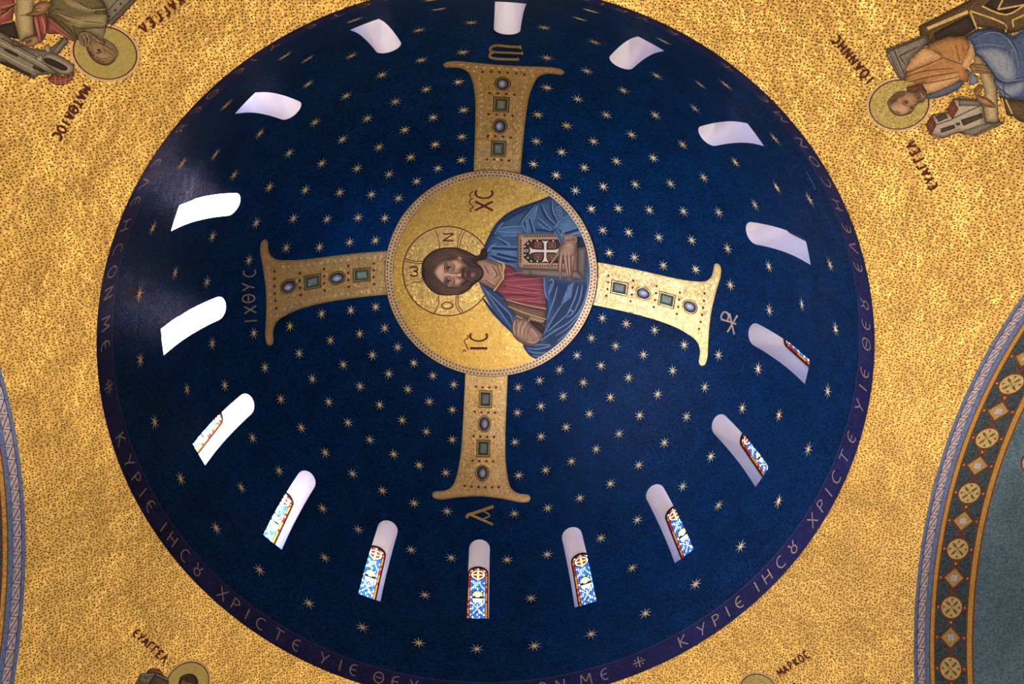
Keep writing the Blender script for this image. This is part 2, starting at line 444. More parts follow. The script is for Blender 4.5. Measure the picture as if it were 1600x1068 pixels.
# ================================================================== WINDOWS
GLOW = [1.5, 1.5, 1.5, 1.5, 1.5, 1.6, 1.7, 1.8, 2.0, 3.2, 6.0, 700.0, 900.0, 26.0, 10.0, 3.0]
WD = 1.085                                      # the glass stands this far from the axis
def local(rad, x, z): return ((rad - 1) * S, x * S, (z - ZS) * S)
G_blue = glass('blue_glass', (0.03, 0.16, 0.75), 1.0); G_sky = glass('light_blue_glass', (0.42, 0.72, 1.0), 1.0)
G_white = glass('white_glass', (1, 0.98, 0.94), 1.0); G_red = glass('red_glass', (0.50, 0.012, 0.015), 0.55)
G_orange = glass('orange_glass', (0.85, 0.27, 0.03), 0.55); G_yellow = glass('yellow_glass', (1.0, 0.8, 0.25), 1.0)
def arch_poly(hw, z0, z1, n=16):
    zsp = z1 - hw
    return [(-hw, z0)] + [(-hw * math.cos(math.pi * i / n), zsp + hw * math.sin(math.pi * i / n)) for i in range(n + 1)] + [(hw, z0)]
def win_meshes():
    out = {}
    v, f = [], []; n = len(WIN)
    for x, z in WIN:
        v.append(local(math.sqrt(rz(z) ** 2 - x * x), x, z))
    for x, z in WIN: v.append(local(WD + 0.004, x, z))
    for i in range(n): j = (i + 1) % n; f.append((i, n + i, n + j, j))
    out['reveal'] = (v, f, [M_white], None)
    # iron frame, a proud arched ring, and the lead plate behind the pieces
    a, b = arch_poly(HW, ZS, ZT), arch_poly(HW - 0.0042, ZS + 0.004, ZT - 0.0042)
    v = [local(WD - 0.010, *p) for p in a] + [local(WD - 0.010, *p) for p in b] + [local(WD, *p) for p in b]; k = len(a)
    f = [(i, (i + 1) % k, k + (i + 1) % k, k + i) for i in range(k)] + [(k + i, k + (i + 1) % k, 2 * k + (i + 1) % k, 2 * k + i) for i in range(k)]
    out['frame'] = (v, f, [M_frame], None)
    p = arch_poly(HW, ZS, ZT); out['lead_plate'] = ([local(WD, *q) for q in p], [tuple(range(len(p)))], [M_frame], None)
    W = HW - 0.0042
    def pieces(polys, mats):
        v, f, mi = [], [], []
        for P, m_ in polys:
            f.append(tuple(range(len(v), len(v) + len(P)))); mi.append(m_)
            v += [local(WD - 0.002, *q) for q in P]
        return (v, f, mats, mi)
    rnd = random.Random(3)
    # border of red and orange strips
    bp = []; z = ZS + 0.006
    while z < ZT - HW - 0.004:
        for s in (-1, 1):
            bp.append(([(s * W, z), (s * (W - 0.0062), z), (s * (W - 0.0062), z + 0.0125), (s * W, z + 0.0125)], 0 if rnd.random() < 0.45 else 1))
        z += 0.0145
    zsp = ZT - HW
    for i in range(11):
        a0, a1 = math.pi * i / 11 + 0.03, math.pi * (i + 1) / 11 - 0.03
        q = lambda r, t: (r * math.cos(t), zsp + r * math.sin(t))
        bp.append(([q(W, a0), q(W, a1), q(W - 0.006, a1), q(W - 0.006, a0)], [0, 1, 2][i % 3]))
    out['glass_border'] = pieces(bp, [G_red, G_orange, G_white])
    # roundel with a cross
    rc, rr = zsp - 0.002, 0.0275; q = lambda r, t: (r * math.cos(t), rc + r * math.sin(t))
    rp = []
    for i in range(18):
        a0, a1 = 2 * math.pi * i / 18 + 0.02, 2 * math.pi * (i + 1) / 18 - 0.02
        rp.append(([q(rr, a0), q(rr, a1), q(rr - 0.005, a1), q(rr - 0.005, a0)], 1))
    for k in range(4):
        a0 = math.pi / 2 * k
        arcp = [q(rr - 0.0065, a0 + 0.28 + (math.pi / 2 - 0.56) * i / 5) for i in range(6)]
        rp.append(([q(0.0085, a0 + math.pi / 4)] + arcp, 0))
    rp += [([(-0.0038, rc - 0.034), (0.0038, rc - 0.034), (0.0038, rc + 0.022), (-0.0038, rc + 0.022)], 2),
           ([(-0.021, rc - 0.0035), (-0.0042, rc - 0.0035), (-0.0042, rc + 0.0035), (-0.021, rc + 0.0035)], 2), ([(0.0042, rc - 0.0035), (0.021, rc - 0.0035), (0.021, rc + 0.0035), (0.0042, rc + 0.0035)], 2)]
    out['glass_roundel'] = pieces(rp, [G_red, G_white, G_yellow])
    # orb with a yellow halo, fan and crossed ribbons
    oc = 0.594; q = lambda r, t: (r * math.cos(t), oc + r * 1.15 * math.sin(t)); op = []
    op.append(([q(0.0115, 2 * math.pi * i / 14) for i in range(14)], 1))
    for i in range(9):
        a0, a1 = math.pi * (-0.12 + 1.24 * i / 9) + 0.03, math.pi * (-0.12 + 1.24 * (i + 1) / 9) - 0.03
        op.append(([q(0.0195, a0), q(0.0195, a1), q(0.0135, a1), q(0.0135, a0)], 0))
    for i in range(7):
        x0 = -0.021 + i * 0.006; op.append(([(x0 * 0.8, 0.553), (x0 * 0.8 + 0.0042, 0.553), (x0 + 0.0048, 0.574), (x0, 0.574)], 1))
    for s in (-1, 1):
        op.append(([(s * 0.024, 0.548), (s * 0.018, 0.548), (s * -0.014, 0.49), (s * -0.02, 0.49)], 1))
        op.append(([(s * 0.001, 0.672), (s * 0.005, 0.672), (s * 0.03, 0.622), (s * 0.026, 0.618)], 2))
    out['glass_emblem'] = pieces(op, [G_yellow, G_white, G_sky])
    # field of small blue panes
    fp = []; cols = 7; cw = 2 * (W - 0.0078) / cols; z = ZS + 0.006
    while z < zsp + 0.028:
        hgt = rnd.uniform(0.008, 0.013)
        for c in range(cols):
            x0 = -(W - 0.0078) + c * cw; g = 0.0011; x1 = x0 + cw; j = lambda: rnd.uniform(-0.0008, 0.0008)
            xm, zm = (x0 + x1) / 2, z + hgt / 2
            if xm * xm + (zm - rc) ** 2 < (rr + 0.004) ** 2: continue
            if zm > zsp and xm * xm + (zm - zsp) ** 2 > (W - 0.011) ** 2: continue
            if xm * xm + ((zm - oc) / 1.15) ** 2 < 0.0215 ** 2: continue
            if 0.55 < zm < 0.577 and abs(xm) < 0.023: continue
            fp.append(([(x0 + g + j(), z + g + j()), (x1 - g + j(), z + g + j()), (x1 - g + j(), z + hgt - g + j()), (x0 + g + j(), z + hgt - g + j())], rnd.choice([0, 0, 0, 0, 1, 1, 2])))
        z += hgt
    out['glass_field'] = pieces(fp, [G_blue, G_sky, G_white])
    mm = {}
    for nme, (v, f, mats, mi) in out.items():
        me = bpy.data.meshes.new(nme); me.from_pydata(v, [], f)
        for mt in mats: me.materials.append(mt)
        if mi: me.polygons.foreach_set('material_index', mi)
        me.update(); mm[nme] = me
    return mm
WM = win_meshes()
WLAB = {0: 'arched stained glass window directly below the cross arm ending in the letter A', 8: 'arched window at the top edge above the cross arm with the omega',
        4: 'arched window beside the chi-rho beyond the pale right cross arm', 12: 'overexposed arched window beside the lettering left of the cross'}
NAMES = ['below the A', 'first right of the window below the A', 'second right of the window below the A', 'third right of the window below the A', '', 'first above the chi-rho window', 'second above the chi-rho window', 'first right of the omega window',
         '', 'first left of the omega window', 'second left of the omega window', 'first above the fish-lettering window', '', 'first below the fish-lettering window', 'second left of the window below the A', 'first left of the window below the A']
for k in range(16):
    a = TH0 - R_(22.5 * k)
    e = empty('window_%d' % (k + 1), (math.cos(a) * S, math.sin(a) * S, ZS * S)); e.rotation_euler = (0, 0, a)
    tag(e, WLAB.get(k) or 'deep arched stained glass window, ' + NAMES[k], 'window', 'ring of arched windows in the dome', 'structure')
    for nme, me in WM.items():
        o = bpy.data.objects.new(nme, me); link(o, e); o['glow'] = float(GLOW[k])
        if nme == 'glass_field': o['kind'] = 'stuff'

# ================================================================== PENDENTIVES AND VAULTS
def rmax(a):
    return min(AP / math.cos(a - p) for p in PSI if math.cos(a - p) > 0.2)
PL = ['speckled gold corner wall carrying the mosaic of the figure with the brick-domed desk', 'speckled gold corner wall carrying the mosaic of the figure in blue and orange', 'speckled gold corner wall under the name beginning M A P K', 'speckled gold corner wall with the dark-haired haloed head at the bottom edge']
def pendentive(i, j, label):
    a0, a1 = PSI[i], PSI[j]
    while a1 < a0: a1 += 2 * math.pi
    n, m_ = 84, 26; v, f, uv = [], [], []
    for x in range(n + 1):
        a = a0 + (a1 - a0) * x / n; r1 = rmax(a)
        for y in range(m_ + 1):
            r = 1 + (r1 - 1) * y / m_; z = ZPC + math.sqrt(RP * RP - r * r)
            v.append((r * math.cos(a) * S, r * math.sin(a) * S, z * S))
            t = math.asin(min(r / RP, 1)) * RP * S; uv.append((t * math.cos(a), t * math.sin(a)))
    for x in range(n):
        for y in range(m_):
            q = x * (m_ + 1) + y; f.append((q, q + m_ + 1, q + m_ + 2, q + 1))
    o = mesh_obj('pendentive_wall', v, f, M_gold_wall, None, True, None, uv)
    me = o.data
    if me.polygons[0].normal.dot(Vector((0, 0, -5)) - me.polygons[0].center) < 0: me.flip_normals()
    return tag(o, label, 'wall', kind='structure')
pend = {'mat': pendentive(2, 3, PL[0]) if False else None}
order = sorted(range(4), key=lambda i: PSI[i] % (2 * math.pi))
for q in range(4):
    i, j = order[q], order[(q + 1) % 4]
    mid = (PSI[i] % (2 * math.pi) + ((PSI[j] - PSI[i]) % (2 * math.pi)) / 2); cx, sy = math.cos(mid), math.sin(mid)
    pendentive(i, j, PL[0] if cx < 0 and sy < 0 else PL[1] if cx > 0 and sy < 0 else PL[2] if cx > 0 else PL[3])
M_vault = mosaic('grey_blue_tesserae', (0.085, 0.14, 0.20), var=0.45, cell=0.024, tilt=0.1, spec=0.15, hue=0.15)
M_tblue = mosaic('trim_blue', (0.10, 0.15, 0.34), var=0.3, cell=0.03, spec=0.2)
M_tpink = mosaic('trim_lavender', (0.42, 0.36, 0.46), var=0.2, cell=0.03, spec=0.2)
M_tteal = mosaic('trim_teal', (0.12, 0.17, 0.22), var=0.3, cell=0.03)
M_tplum = mosaic('trim_plum', (0.10, 0.02, 0.05), var=0.25)
M_trust = mosaic('trim_rust', (0.17, 0.035, 0.012), var=0.3)
M_tgold = mosaic('trim_gold', (0.55, 0.31, 0.075), var=0.3, cell=0.03, tilt=0.2, metal=0.5, rough=0.45)
M_tdiam = mosaic('trim_ochre', (0.34, 0.23, 0.08), var=0.25, cell=0.03)
M_tfield = mosaic('trim_dark_field', (0.034, 0.052, 0.07), var=0.7, cell=0.022, tilt=0.1)
M_tdisc = mosaic('trim_tan_disc', (0.46, 0.33, 0.15), var=0.25, cell=0.03)
M_tleaf = mosaic('trim_olive_leaf', (0.12, 0.085, 0.025), var=0.3)
VL = ['bluish vault beyond the lower arch', 'grey blue vault ceiling behind the arch with roundels on the right edge', 'bluish vault beyond the upper arch', 'dark vault ceiling behind the arch at the left edge']
for i in range(4):
    f3, u, v3 = vault_map(i); v, f = [], []
    for x in range(61):
        t = -88 + 176 * x / 60
        for s in (AP, 1.5, 1.9, 2.4): v.append(f3(t, s, 0) * S)
    for x in range(60):
        for y in range(3): q = 4 * x + y; f.append((q, q + 4, q + 5, q + 1))
    tag(mesh_obj('vault_ceiling', v, f, M_vault, None, True), VL[i], 'ceiling', kind='structure')

def trim(i, t0, t1, label, num):
    f3, u, v3 = vault_map(i)
    def strip(name, s0, s1, mat, parent, layer, a=t0, b=t1):
        n = int((b - a) / 1.0); v, f = [], []
        for k in range(n + 1):
            t = a + (b - a) * k / n
            for s in (s0, s1): v.append(f3(t, s, layer * LAY) * S)
        for k in range(n): f.append((2 * k, 2 * k + 2, 2 * k + 3, 2 * k + 1))
        return mesh_obj(name, v, f, mat, parent, True)
    top = strip('trim_%d' % num, AP, 1.1525, M_tblue, None, 2); tag(top, label, 'trim', kind='structure')
    zz = strip('zigzag_band', 1.1515, 1.1735, M_tplum, top, 2.2)
    strip('blue_band', 1.1735, 1.1855, M_tblue, top, 2)
    strip('rust_line', 1.185, 1.2005, M_trust, top, 2.2); strip('gold_strip', 1.1875, 1.1975, M_tgold, top, 3)
    fld = strip('dark_field', 1.2, 1.287, M_tfield, top, 2)
    strip('rust_line', 1.284, 1.305, M_trust, top, 2.2); strip('gold_strip', 1.2875, 1.3005, M_tgold, top, 3)
    # triangles of the zigzag: two shapes, turned round the arch axis
    step = 1.93; mp = lambda t, s, off: f3(t, s, off)
    base = {}
    for nm, poly, pin in (('a', [(0.08, 1.1532), (1.78, 1.1532), (0.08, 1.1706)], [(0.36, 1.1552), (0.95, 1.1552), (0.36, 1.1622)]), ('b', [(1.92, 1.1544), (1.92, 1.1718), (0.2, 1.1718)], [(1.64, 1.1628), (1.64, 1.1698), (1.05, 1.1698)])):
        o1 = patch('triangle_tile', [[(t - 1.0, s) for t, s in poly]], mp, M_tpink, None, 3.2, 0.8)
        o2 = patch('inset_tile', [[(t - 1.0, s) for t, s in pin]], mp, M_tteal, None, 4.0, 0.8)
        base[nm] = (o1.data, o2.data); bpy.data.objects.remove(o1); bpy.data.objects.remove(o2)
    axis = u; org = Vector((0, 0, ZPC * S))
    k = 0
    while t0 + step * k + 1 < t1:
        ang = -R_(t0 + step * k + 1.0)
        mrot = Matrix.Translation(org) @ Matrix.Rotation(ang, 4, axis) @ Matrix.Translation(-org)
        for nm in ('a', 'b'):
            o = link(bpy.data.objects.new('triangle_tile', base[nm][0]), zz); o.matrix_local = mrot
            o = link(bpy.data.objects.new('inset_tile', base[nm][1]), zz); o.matrix_local = mrot
        k += 1
    # roundels and diamonds
    kt = D_(1) / RA                        # degrees of arch per unit length
    sg = 1 if i == 1 else -1
    for k in range(-3, 9):
        tc = 27.75 - 7.645 * k if i == 1 else -27.75 + 7.645 * k
        if not (t0 + 3 < tc < t1 - 3): continue
        for which in (0, 1):
            tt = tc - sg * 3.82 * which
            E = lambda pts: [(tt + y * kt, 1.242 + x) for x, y in pts]
            if which == 0:
                patch('roundel_ring', [E(ellipse(0, 0, 0.0315, n=24))], mp, M_trust, fld, 3.0, 1.2)
                patch('roundel', [E(ellipse(0, 0, 0.0280, n=24))], mp, M_tdisc, fld, 3.6, 1.2)
                pt = []
                for q in range(4):
                    aa = math.pi / 4 + q * math.pi / 2
                    pt.append(E(ellipse(0.0145 * math.cos(aa), 0.0145 * math.sin(aa), 0.0085, 0.0032, 10, aa)))
                    aa -= math.pi / 4; pt.append(E([(0.024 * math.cos(aa + d), 0.024 * math.sin(aa + d)) for d in (-0.16, 0.16)] + [(0.016 * math.cos(aa), 0.016 * math.sin(aa))]))
                    for z in ribbon([(0, 0), (0.022 * math.cos(aa + math.pi / 4), 0.022 * math.sin(aa + math.pi / 4))], 0.0012, n=1): pt.append(E(z))
                patch('roundel_flower', pt, mp, M_tleaf, fld, 4.2, 1.2)
            else:
                patch('diamond_frame', [E([(-0.031, 0), (0, -0.031), (0.031, 0), (0, 0.031)])], mp, M_trust, fld, 3.0, 1.2)
                patch('diamond', [E([(-0.0255, 0), (0, -0.0255), (0.0255, 0), (0, 0.0255)])], mp, M_tdiam, fld, 3.6, 1.2)
                patch('diamond_flower', [E(ellipse(0.0055 * math.cos(b), 0.0055 * math.sin(b), 0.0052, n=10)) for b in (0.785, 2.356, 3.927, 5.498)], mp, M_tpink, fld, 4.2, 1.2)
            # knots between and beside
            sgn = 1
            kn = [(0, 0.0385 if which == 0 else -0.0385), (-0.0365, 0), (0.0365, 0)]
            patch('knot', [E(ellipse(x, y * sgn, 0.0062, n=12)) for x, y in kn], mp, M_trust, fld, 3.2, 1.2)
            patch('knot_pearl', [E(ellipse(x, y * sgn, 0.0024, n=8)) for x, y in kn], mp, M_tdisc, fld, 3.8, 1.2)
            cr = []
            for s_ in (-1, 1):
                for z in ribbon([(s_ * 0.012, 0.027), (s_ * 0.004, 0.036), (-s_ * 0.004, 0.041), (-s_ * 0.014, 0.052)], 0.003): cr.append(E(z))
            patch('knot_ribbon', cr, mp, M_trust, fld, 2.8, 1.2)
    return fld
trim(1, -46, 52, 'arch border of tan roundels, diamonds and a lavender zigzag on the right edge', 1)
trim(3, -52, 46, 'dark narrow arch border with brown zigzag at the left edge', 2)

# ================================================================== JEWELLED CROSS
cross = tag(empty('jewelled_cross', (0, 0, (ZC + 1) * S)), 'four gold cross arms set with oval and square gems around the medallion', 'mosaic')
M_jewel_g = mosaic('emerald_dark', (0.035, 0.055, 0.03), var=0.3); M_jewel_gl = mosaic('emerald_light', (0.16, 0.19, 0.11), var=0.3)
M_jewel_b = mosaic('pearl_gem_dark', (0.055, 0.06, 0.085), var=0.25); M_jewel_bl = mosaic('pearl_gem_mid', (0.17, 0.18, 0.23), var=0.2); M_jewel_bh = mosaic('pearl_gem_light', (0.42, 0.42, 0.48), var=0.15)
M_outline = mosaic('near_black_line', (0.012, 0.012, 0.010), var=0.2)
M_stud = mosaic('red_stud', (0.12, 0.010, 0.005), var=0.2); M_pearl = mosaic('white_pearl', (0.72, 0.58, 0.46), var=0.15)
half = [(0.0935, 26.8), (0.0925, 36), (0.0925, 44), (0.0960, 49.5), (0.1050, 53.6), (0.1180, 56.6), (0.1380, 58.2), (0.1620, 59.05), (0.1880, 59.45), (0.2010, 59.8), (0.2060, 60.5), (0.2000, 61.05), (0.1870, 61.15), (0.1620, 60.9), (0.1250, 60.15), (0.0850, 59.5), (0.0400, 59.0)]
outl = smooth_line(half, 3) + [(0.0, 58.85)]
outl = outl + [(-x, y) for x, y in reversed(outl[:-1])]
for qd in range(4):
    th = 90.0 * qd
    mp = lambda l, pol, off: dome_pt(th + D_(l / math.sin(R_(pol))), pol, off)
    sc = lambda P: P
    K = 57.3
    # (lateral units are scaled to degrees so that subdivision is even)
    mp2 = lambda x, y, off: mp(x / K, y, off)
    X = lambda P: [(a * K, b) for a, b in P]
    arm = patch('arm', [X(outl)], mp2, M_gold_arm, cross, 1.5, 1.8)
    arm['label'] = ['gold arm pointing at the letter A', 'pale gold arm pointing at the chi-rho', 'gold arm with white pearls pointing at the omega', 'gold arm pointing at the fish lettering'][qd]
    patch('edging', [X(z) for z in ribbon(outl, 0.006, n=1)], lambda x, y, off: mp(x / K, y, off), M_gold_edge, arm, 2.2, 1.8) if False else None
    ed = []
    for sgn in (1, -1):
        L1 = [(sgn * a * K, b) for a, b in smooth_line(half, 3)] + [(0, 58.85)]
        ed += ribbon(L1, 0.42, n=1)
    patch('edging', ed, mp2, M_gold_edge, arm, 2.2, 1.8)
    for gi, pol in enumerate((33.45, 39.9, 46.4, 52.9)):
        c = lambda P: [(x, pol + y) for x, y in P]
        if gi % 2 == 0:
            bx = lambda a, b: [(-a, -b), (a, -b), (a, b), (-a, b)]
            patch('gem_outline', [c(bx(1.75, 2.3))], mp2, M_outline, arm, 2.6, 1.5)
            patch('gem_setting', [c(bx(1.55, 2.08))], mp2, M_gold_edge, arm, 3.2, 1.5)
            patch('square_gem', [c(bx(1.3, 1.82))], mp2, M_jewel_g, arm, 3.8, 1.5)
            patch('gem_facet', [c([(-0.72, -1.2), (0.8, -1.2), (0.8, 1.15), (-0.72, 1.15)])], mp2, M_jewel_gl, arm, 4.4, 1.5)
            patch('gem_facet', [c([(-0.35, -0.8), (0.1, -0.8), (0.1, 0.8), (-0.35, 0.8)])], mp2, M_jewel_bl, arm, 5.0, 1.5)
        else:
            patch('gem_outline', [c(ellipse(0, 0, 1.72, 2.25))], mp2, M_outline, arm, 2.6, 1.5)
            patch('gem_setting', [c(ellipse(0, 0, 1.54, 2.05))], mp2, M_gold_edge, arm, 3.2, 1.5)
            patch('oval_gem', [c(ellipse(0, 0, 1.32, 1.82))], mp2, M_outline, arm, 3.8, 1.5)
            patch('gem_facet', [c(ellipse(0.05, 0, 1.05, 1.5))], mp2, M_jewel_b, arm, 4.4, 1.5)
            patch('gem_facet', [c(ellipse(0.1, 0.05, 0.78, 1.2))], mp2, M_jewel_bl, arm, 5.0, 1.5)
            patch('gem_facet', [c(ellipse(0.15, 0.1, 0.42, 0.75))], mp2, M_jewel_bh, arm, 5.6, 1.5)
    st = []
    for pol in (30.36, 36.94, 43.3, 49.75):
        st += [ellipse(x * K, pol, 0.33, 0.33, 10) for x in (-0.0455, -0.0152, 0.0152, 0.0455)]
    st += [ellipse(0.0295 * (j - 2.5) * K, 56.65, 0.33, 0.33, 10) for j in range(6)]
    tag(patch('red_studs', st, mp2, M_stud, arm, 2.8, 1.5), kind='stuff')
    pe = []
    for sgn in (1, -1):
        p = 28.6
        while p < 55.6:
            x = 0.0735 if p < 47 else 0.0735 + (p - 47) ** 2 * 0.00021
            pe.append(ellipse(sgn * x * K, p, 0.26, 0.26, 8)); p += 1.72
        pe += [ellipse(sgn * 0.104 * K, 56.95, 0.26, 0.26, 8), ellipse(sgn * 0.125 * K, 58.7, 0.24, 0.24, 8), ellipse(sgn * 0.149 * K, 59.7, 0.22, 0.22, 8)]
    pe += [ellipse(0.0272 * (j - 3.5) * K, 57.85 + 0.05 * (j - 3.5) ** 2, 0.26, 0.26, 8) for j in range(8)]
    tag(patch('pearls', pe, mp2, M_pearl, arm, 2.8, 1.5), kind='stuff')

# letters round the cross, laid into the dome
t5 = tile(360, 350, 5.087)
for ch, c in zip('IXQYC', [(391.5, 501), (390.5, 483.5), (387.8, 466), (387.5, 447.5), (389.5, 427)]):
    u = (-0.06, -1.0); f = lambda x, y: (c[0] + (u[0] * x + u[1] * 0 + -1.0 * (y - .5)) * 19, c[1] + (u[1] * x * 0.85 + 0.08 * (y - .5)) * 19)
    patch('letter', glyph(ch, f, 0.13), on_dome, M_letter, dome, 2.5)
tr = tile(900, 380, 4.853)
patch('letter', sum([ribbon(tr(s), 2.6) for s in ([(1108, 584), (1104, 550), (1122, 522), (1146, 524), (1160, 548), (1152, 580)], [(1106, 576), (1160, 592), (1218, 612)], [(1150, 672), (1188, 610), (1226, 545)], [(1166, 530), (1184, 610), (1202, 690)])], []), on_dome, M_letter, dome, 2.5)
to = tile(640, 60, 4.45)
patch('letter', sum([ribbon(to(s), wd) for s, wd in (([(772, 58), (680, 52), (600, 46), (566, 62), (562, 84), (590, 92)], 4.0), ([(590, 92), (560, 106), (562, 128), (600, 138), (680, 142), (756, 144)], 4.0), ([(580, 92), (680, 97), (784, 101)], 3.2), ([(766, 44), (776, 72)], 3), ([(780, 90), (786, 112)], 3), ([(752, 130), (758, 152)], 3))], []), on_dome, M_gold_edge, dome, 2.5)
ta = tile(640, 560, 3.955)
patch('letter', sum([ribbon(ta(s), wd) for s, wd in (([(358, 968), (430, 944), (518, 914)], 4.6), ([(362, 958), (440, 992), (516, 1026)], 3.8), ([(452, 940), (496, 970), (450, 992)], 2.2), ([(350, 985), (362, 962)], 5))], []), on_dome, M_gold_edge, dome, 2.5)

# ================================================================== CENTRAL MEDALLION
med = tag(empty('portrait_medallion', (0, 0, (ZC + 1) * S)), 'round gold mosaic of a haloed bearded man in blue mantle holding a jewelled book', 'mosaic')
def disc(name, p0, p1, mat, parent, layer, n=144, k=12):
    v, f = [], []
    base = wloc(parent)
    for j in range(k + 1):
        pol = p0 + (p1 - p0) * j / k
        for i in range(n): v.append(dome_pt(360 * i / n, max(pol, 0.05), layer * LAY) * S - base)
    for j in range(k):
        for i in range(n): f.append((j * n + i, j * n + (i + 1) % n, (j + 1) * n + (i + 1) % n, (j + 1) * n + i))
    if p0 < 0.1: f.append(tuple(range(n)))
    o = mesh_obj(name, v, f, mat, parent, True)
    if o.data.polygons[5].normal.z > 0: o.data.flip_normals()
    return o
disc('gold_ground', 0.0, 27.5, M_gold_med, med, 3.0)
M_border = mosaic('border_tan', (0.66, 0.47, 0.22), var=0.3, cell=0.03, tilt=0.2, metal=0.5, rough=0.45)
bor = disc('border_ring', 25.55, 27.5, M_border, med, 9.0, k=2)
disc('border_line', 27.42, 27.55, M_red, bor, 9.6, k=1)
disc('border_line', 25.48, 25.62, M_red, bor, 9.6, k=1) if False else None
dots = []
for i in range(174):
    dots += [ellipse(360 * i / 174, 26.05, 0.52, 0.23, 6), ellipse(360 * (i + .5) / 174, 26.92, 0.52, 0.23, 6)]
tag(patch('border_dots', dots, lambda a, p, off: dome_pt(a, p, off), M_red, bor, 9.8, 5), kind='stuff')

MM = tile(580, 250, 3.0526); FF = tile(650, 375, 10.683); BB = tile(800, 350, 10.68); UU = tile(740, 290, 8.216); DD = tile(745, 420, 7.121)
def between(a, b, n):
    return [[(p[0] + (q[0] - p[0]) * k / (n + 1), p[1] + (q[1] - p[1]) * k / (n + 1)) for p, q in zip(a, b)] for k in range(1, n + 1)]
def strokes(name, lines, T, wd, mat, parent, layer, taper=True, mp=on_dome, under=None):
    o = patch(name, sum([ribbon(T(l), wd, taper) for l in lines], []), mp, mat, parent, layer)
    if len(lines) > 1: o['kind'] = 'stuff'
    if under:
        u = patch(name, sum([ribbon(T(l), wd * 2.6, taper) for l in lines], []), mp, under, parent, layer - 0.35); u['kind'] = 'stuff'
    return o
def shape(name, poly, T, mat, parent, layer, smooth=True, mp=on_dome, rad=None):
    P = T(poly); P = smooth_line(P, 4, True) if smooth else P
    if rad is None:
        A = abs(sum(P[i][0] * P[i - 1][1] - P[i - 1][0] * P[i][1] for i in range(len(P)))) / 2
        per = sum(math.hypot(P[i][0] - P[i - 1][0], P[i][1] - P[i - 1][1]) for i in range(len(P)))
        rad = max(1.6, min(11.0, 1.7 * A / per))
    if rad == 0: return patch(name, [P], mp, mat, parent, layer)
    return modelled(name, P, mp, mat, parent, layer, rad, min(2.6, max(1.1, rad / 2)))
M_mant = mosaic('mantle_blue', (0.036, 0.072, 0.118), var=0.4); M_mantd = mosaic('mantle_dark', (0.007, 0.013, 0.030), var=0.3); M_mantl = mosaic('mantle_light', (0.14, 0.21, 0.28), var=0.25); M_mantm = mosaic('mantle_mid', (0.055, 0.11, 0.16), var=0.35)
M_mantn = mosaic('mantle_navy', (0.017, 0.036, 0.072), var=0.4)
M_skin = mosaic('skin', (0.34, 0.185, 0.092), var=0.2); M_skinl = mosaic('skin_light', (0.48, 0.29, 0.165), var=0.15); M_skind = mosaic('skin_shadow', (0.13, 0.055, 0.022), var=0.25); M_brown = mosaic('brown_line', (0.055, 0.022, 0.012), var=0.25)
M_hair = mosaic('hair_brown', (0.042, 0.022, 0.013), var=0.35); M_hairl = mosaic('hair_light', (0.125, 0.066, 0.032), var=0.25)
M_tun = mosaic('tunic_red', (0.22, 0.040, 0.034), var=0.3); M_tunl = mosaic('tunic_pink', (0.38, 0.12, 0.11), var=0.25); M_tund = mosaic('tunic_dark', (0.08, 0.012, 0.016), var=0.3); M_tunb = mosaic('tunic_brown', (0.16, 0.085, 0.035), var=0.3)
M_goldline = mosaic('gold_line', (0.55, 0.36, 0.13), var=0.2, metal=0.3)
M_book = mosaic('book_tan', (0.42, 0.25, 0.12), var=0.25); M_bookd = mosaic('book_dark', (0.045, 0.020, 0.006), var=0.3); M_page = mosaic('page_grey', (0.25, 0.18, 0.115), var=0.2); M_paged = mosaic('page_shadow', (0.17, 0.125, 0.075), var=0.2)
M_gemr = mosaic('gem_red', (0.36, 0.09, 0.04), var=0.2); M_bonec = mosaic('bone_white', (0.62, 0.48, 0.33), var=0.15)

F_skin = mosaic('skin_highlight', (0.50, 0.31, 0.18), var=0.15, fade=(0.33, 0.18, 0.09)); F_mant = mosaic('mantle_highlight', (0.075, 0.145, 0.205), var=0.3, fade=(0.036, 0.072, 0.118)); F_mantn = mosaic('mantle_deep', (0.012, 0.026, 0.055), var=0.3, fade=(0.036, 0.072, 0.118))
F_chin = mosaic('chin_highlight', (0.24, 0.115, 0.06), var=0.2, fade=(0.045, 0.024, 0.014)); F_eye = mosaic('eye_socket', (0.10, 0.045, 0.02), var=0.2, fade=(0.33, 0.18, 0.09)); F_wrist = mosaic('wrist_dark', (0.10, 0.04, 0.016), var=0.2, fade=(0.34, 0.185, 0.092))
F_tun = mosaic('tunic_brown_run', (0.16, 0.085, 0.035), var=0.3, fade=(0.17, 0.06, 0.035))
# halo
halo = patch('halo', [ellipse(580 + 363 / 3.0526, 250 + 528 / 3.0514, 69.5, n=64)], on_dome, M_gold_halo, med, 3.8)
patch('halo_ring', ribbon(ellipse(580 + 363 / 3.0526, 250 + 528 / 3.0514, 69.8, n=64), 1.7, n=1, closed=True), on_dome, M_red, halo, 4.4)
strokes('halo_line', [[(325, 420), (322, 380), (305, 335)], [(412, 417), (418, 370), (436, 328)], [(421, 420), (428, 376), (446, 338)], [(158, 468), (200, 480), (242, 482)], [(162, 480), (205, 491), (242, 492)], [(163, 602), (190, 585), (242, 578)],
                      [(322, 642), (320, 690), (299, 732)], [(405, 638), (405, 690), (426, 729)], [(413, 638), (415, 688), (437, 722)]], MM, 1.25, M_red, halo, 4.4, False)
def mletter(ch, c, hgt, wd=0.13, st=1.0):
    p = MM([c])[0]; f = lambda x, y: (p[0] - (y - .5) * hgt, p[1] - x * hgt * st)
    patch('letter', glyph(ch, f, wd), on_dome, M_red, med, 4.6)
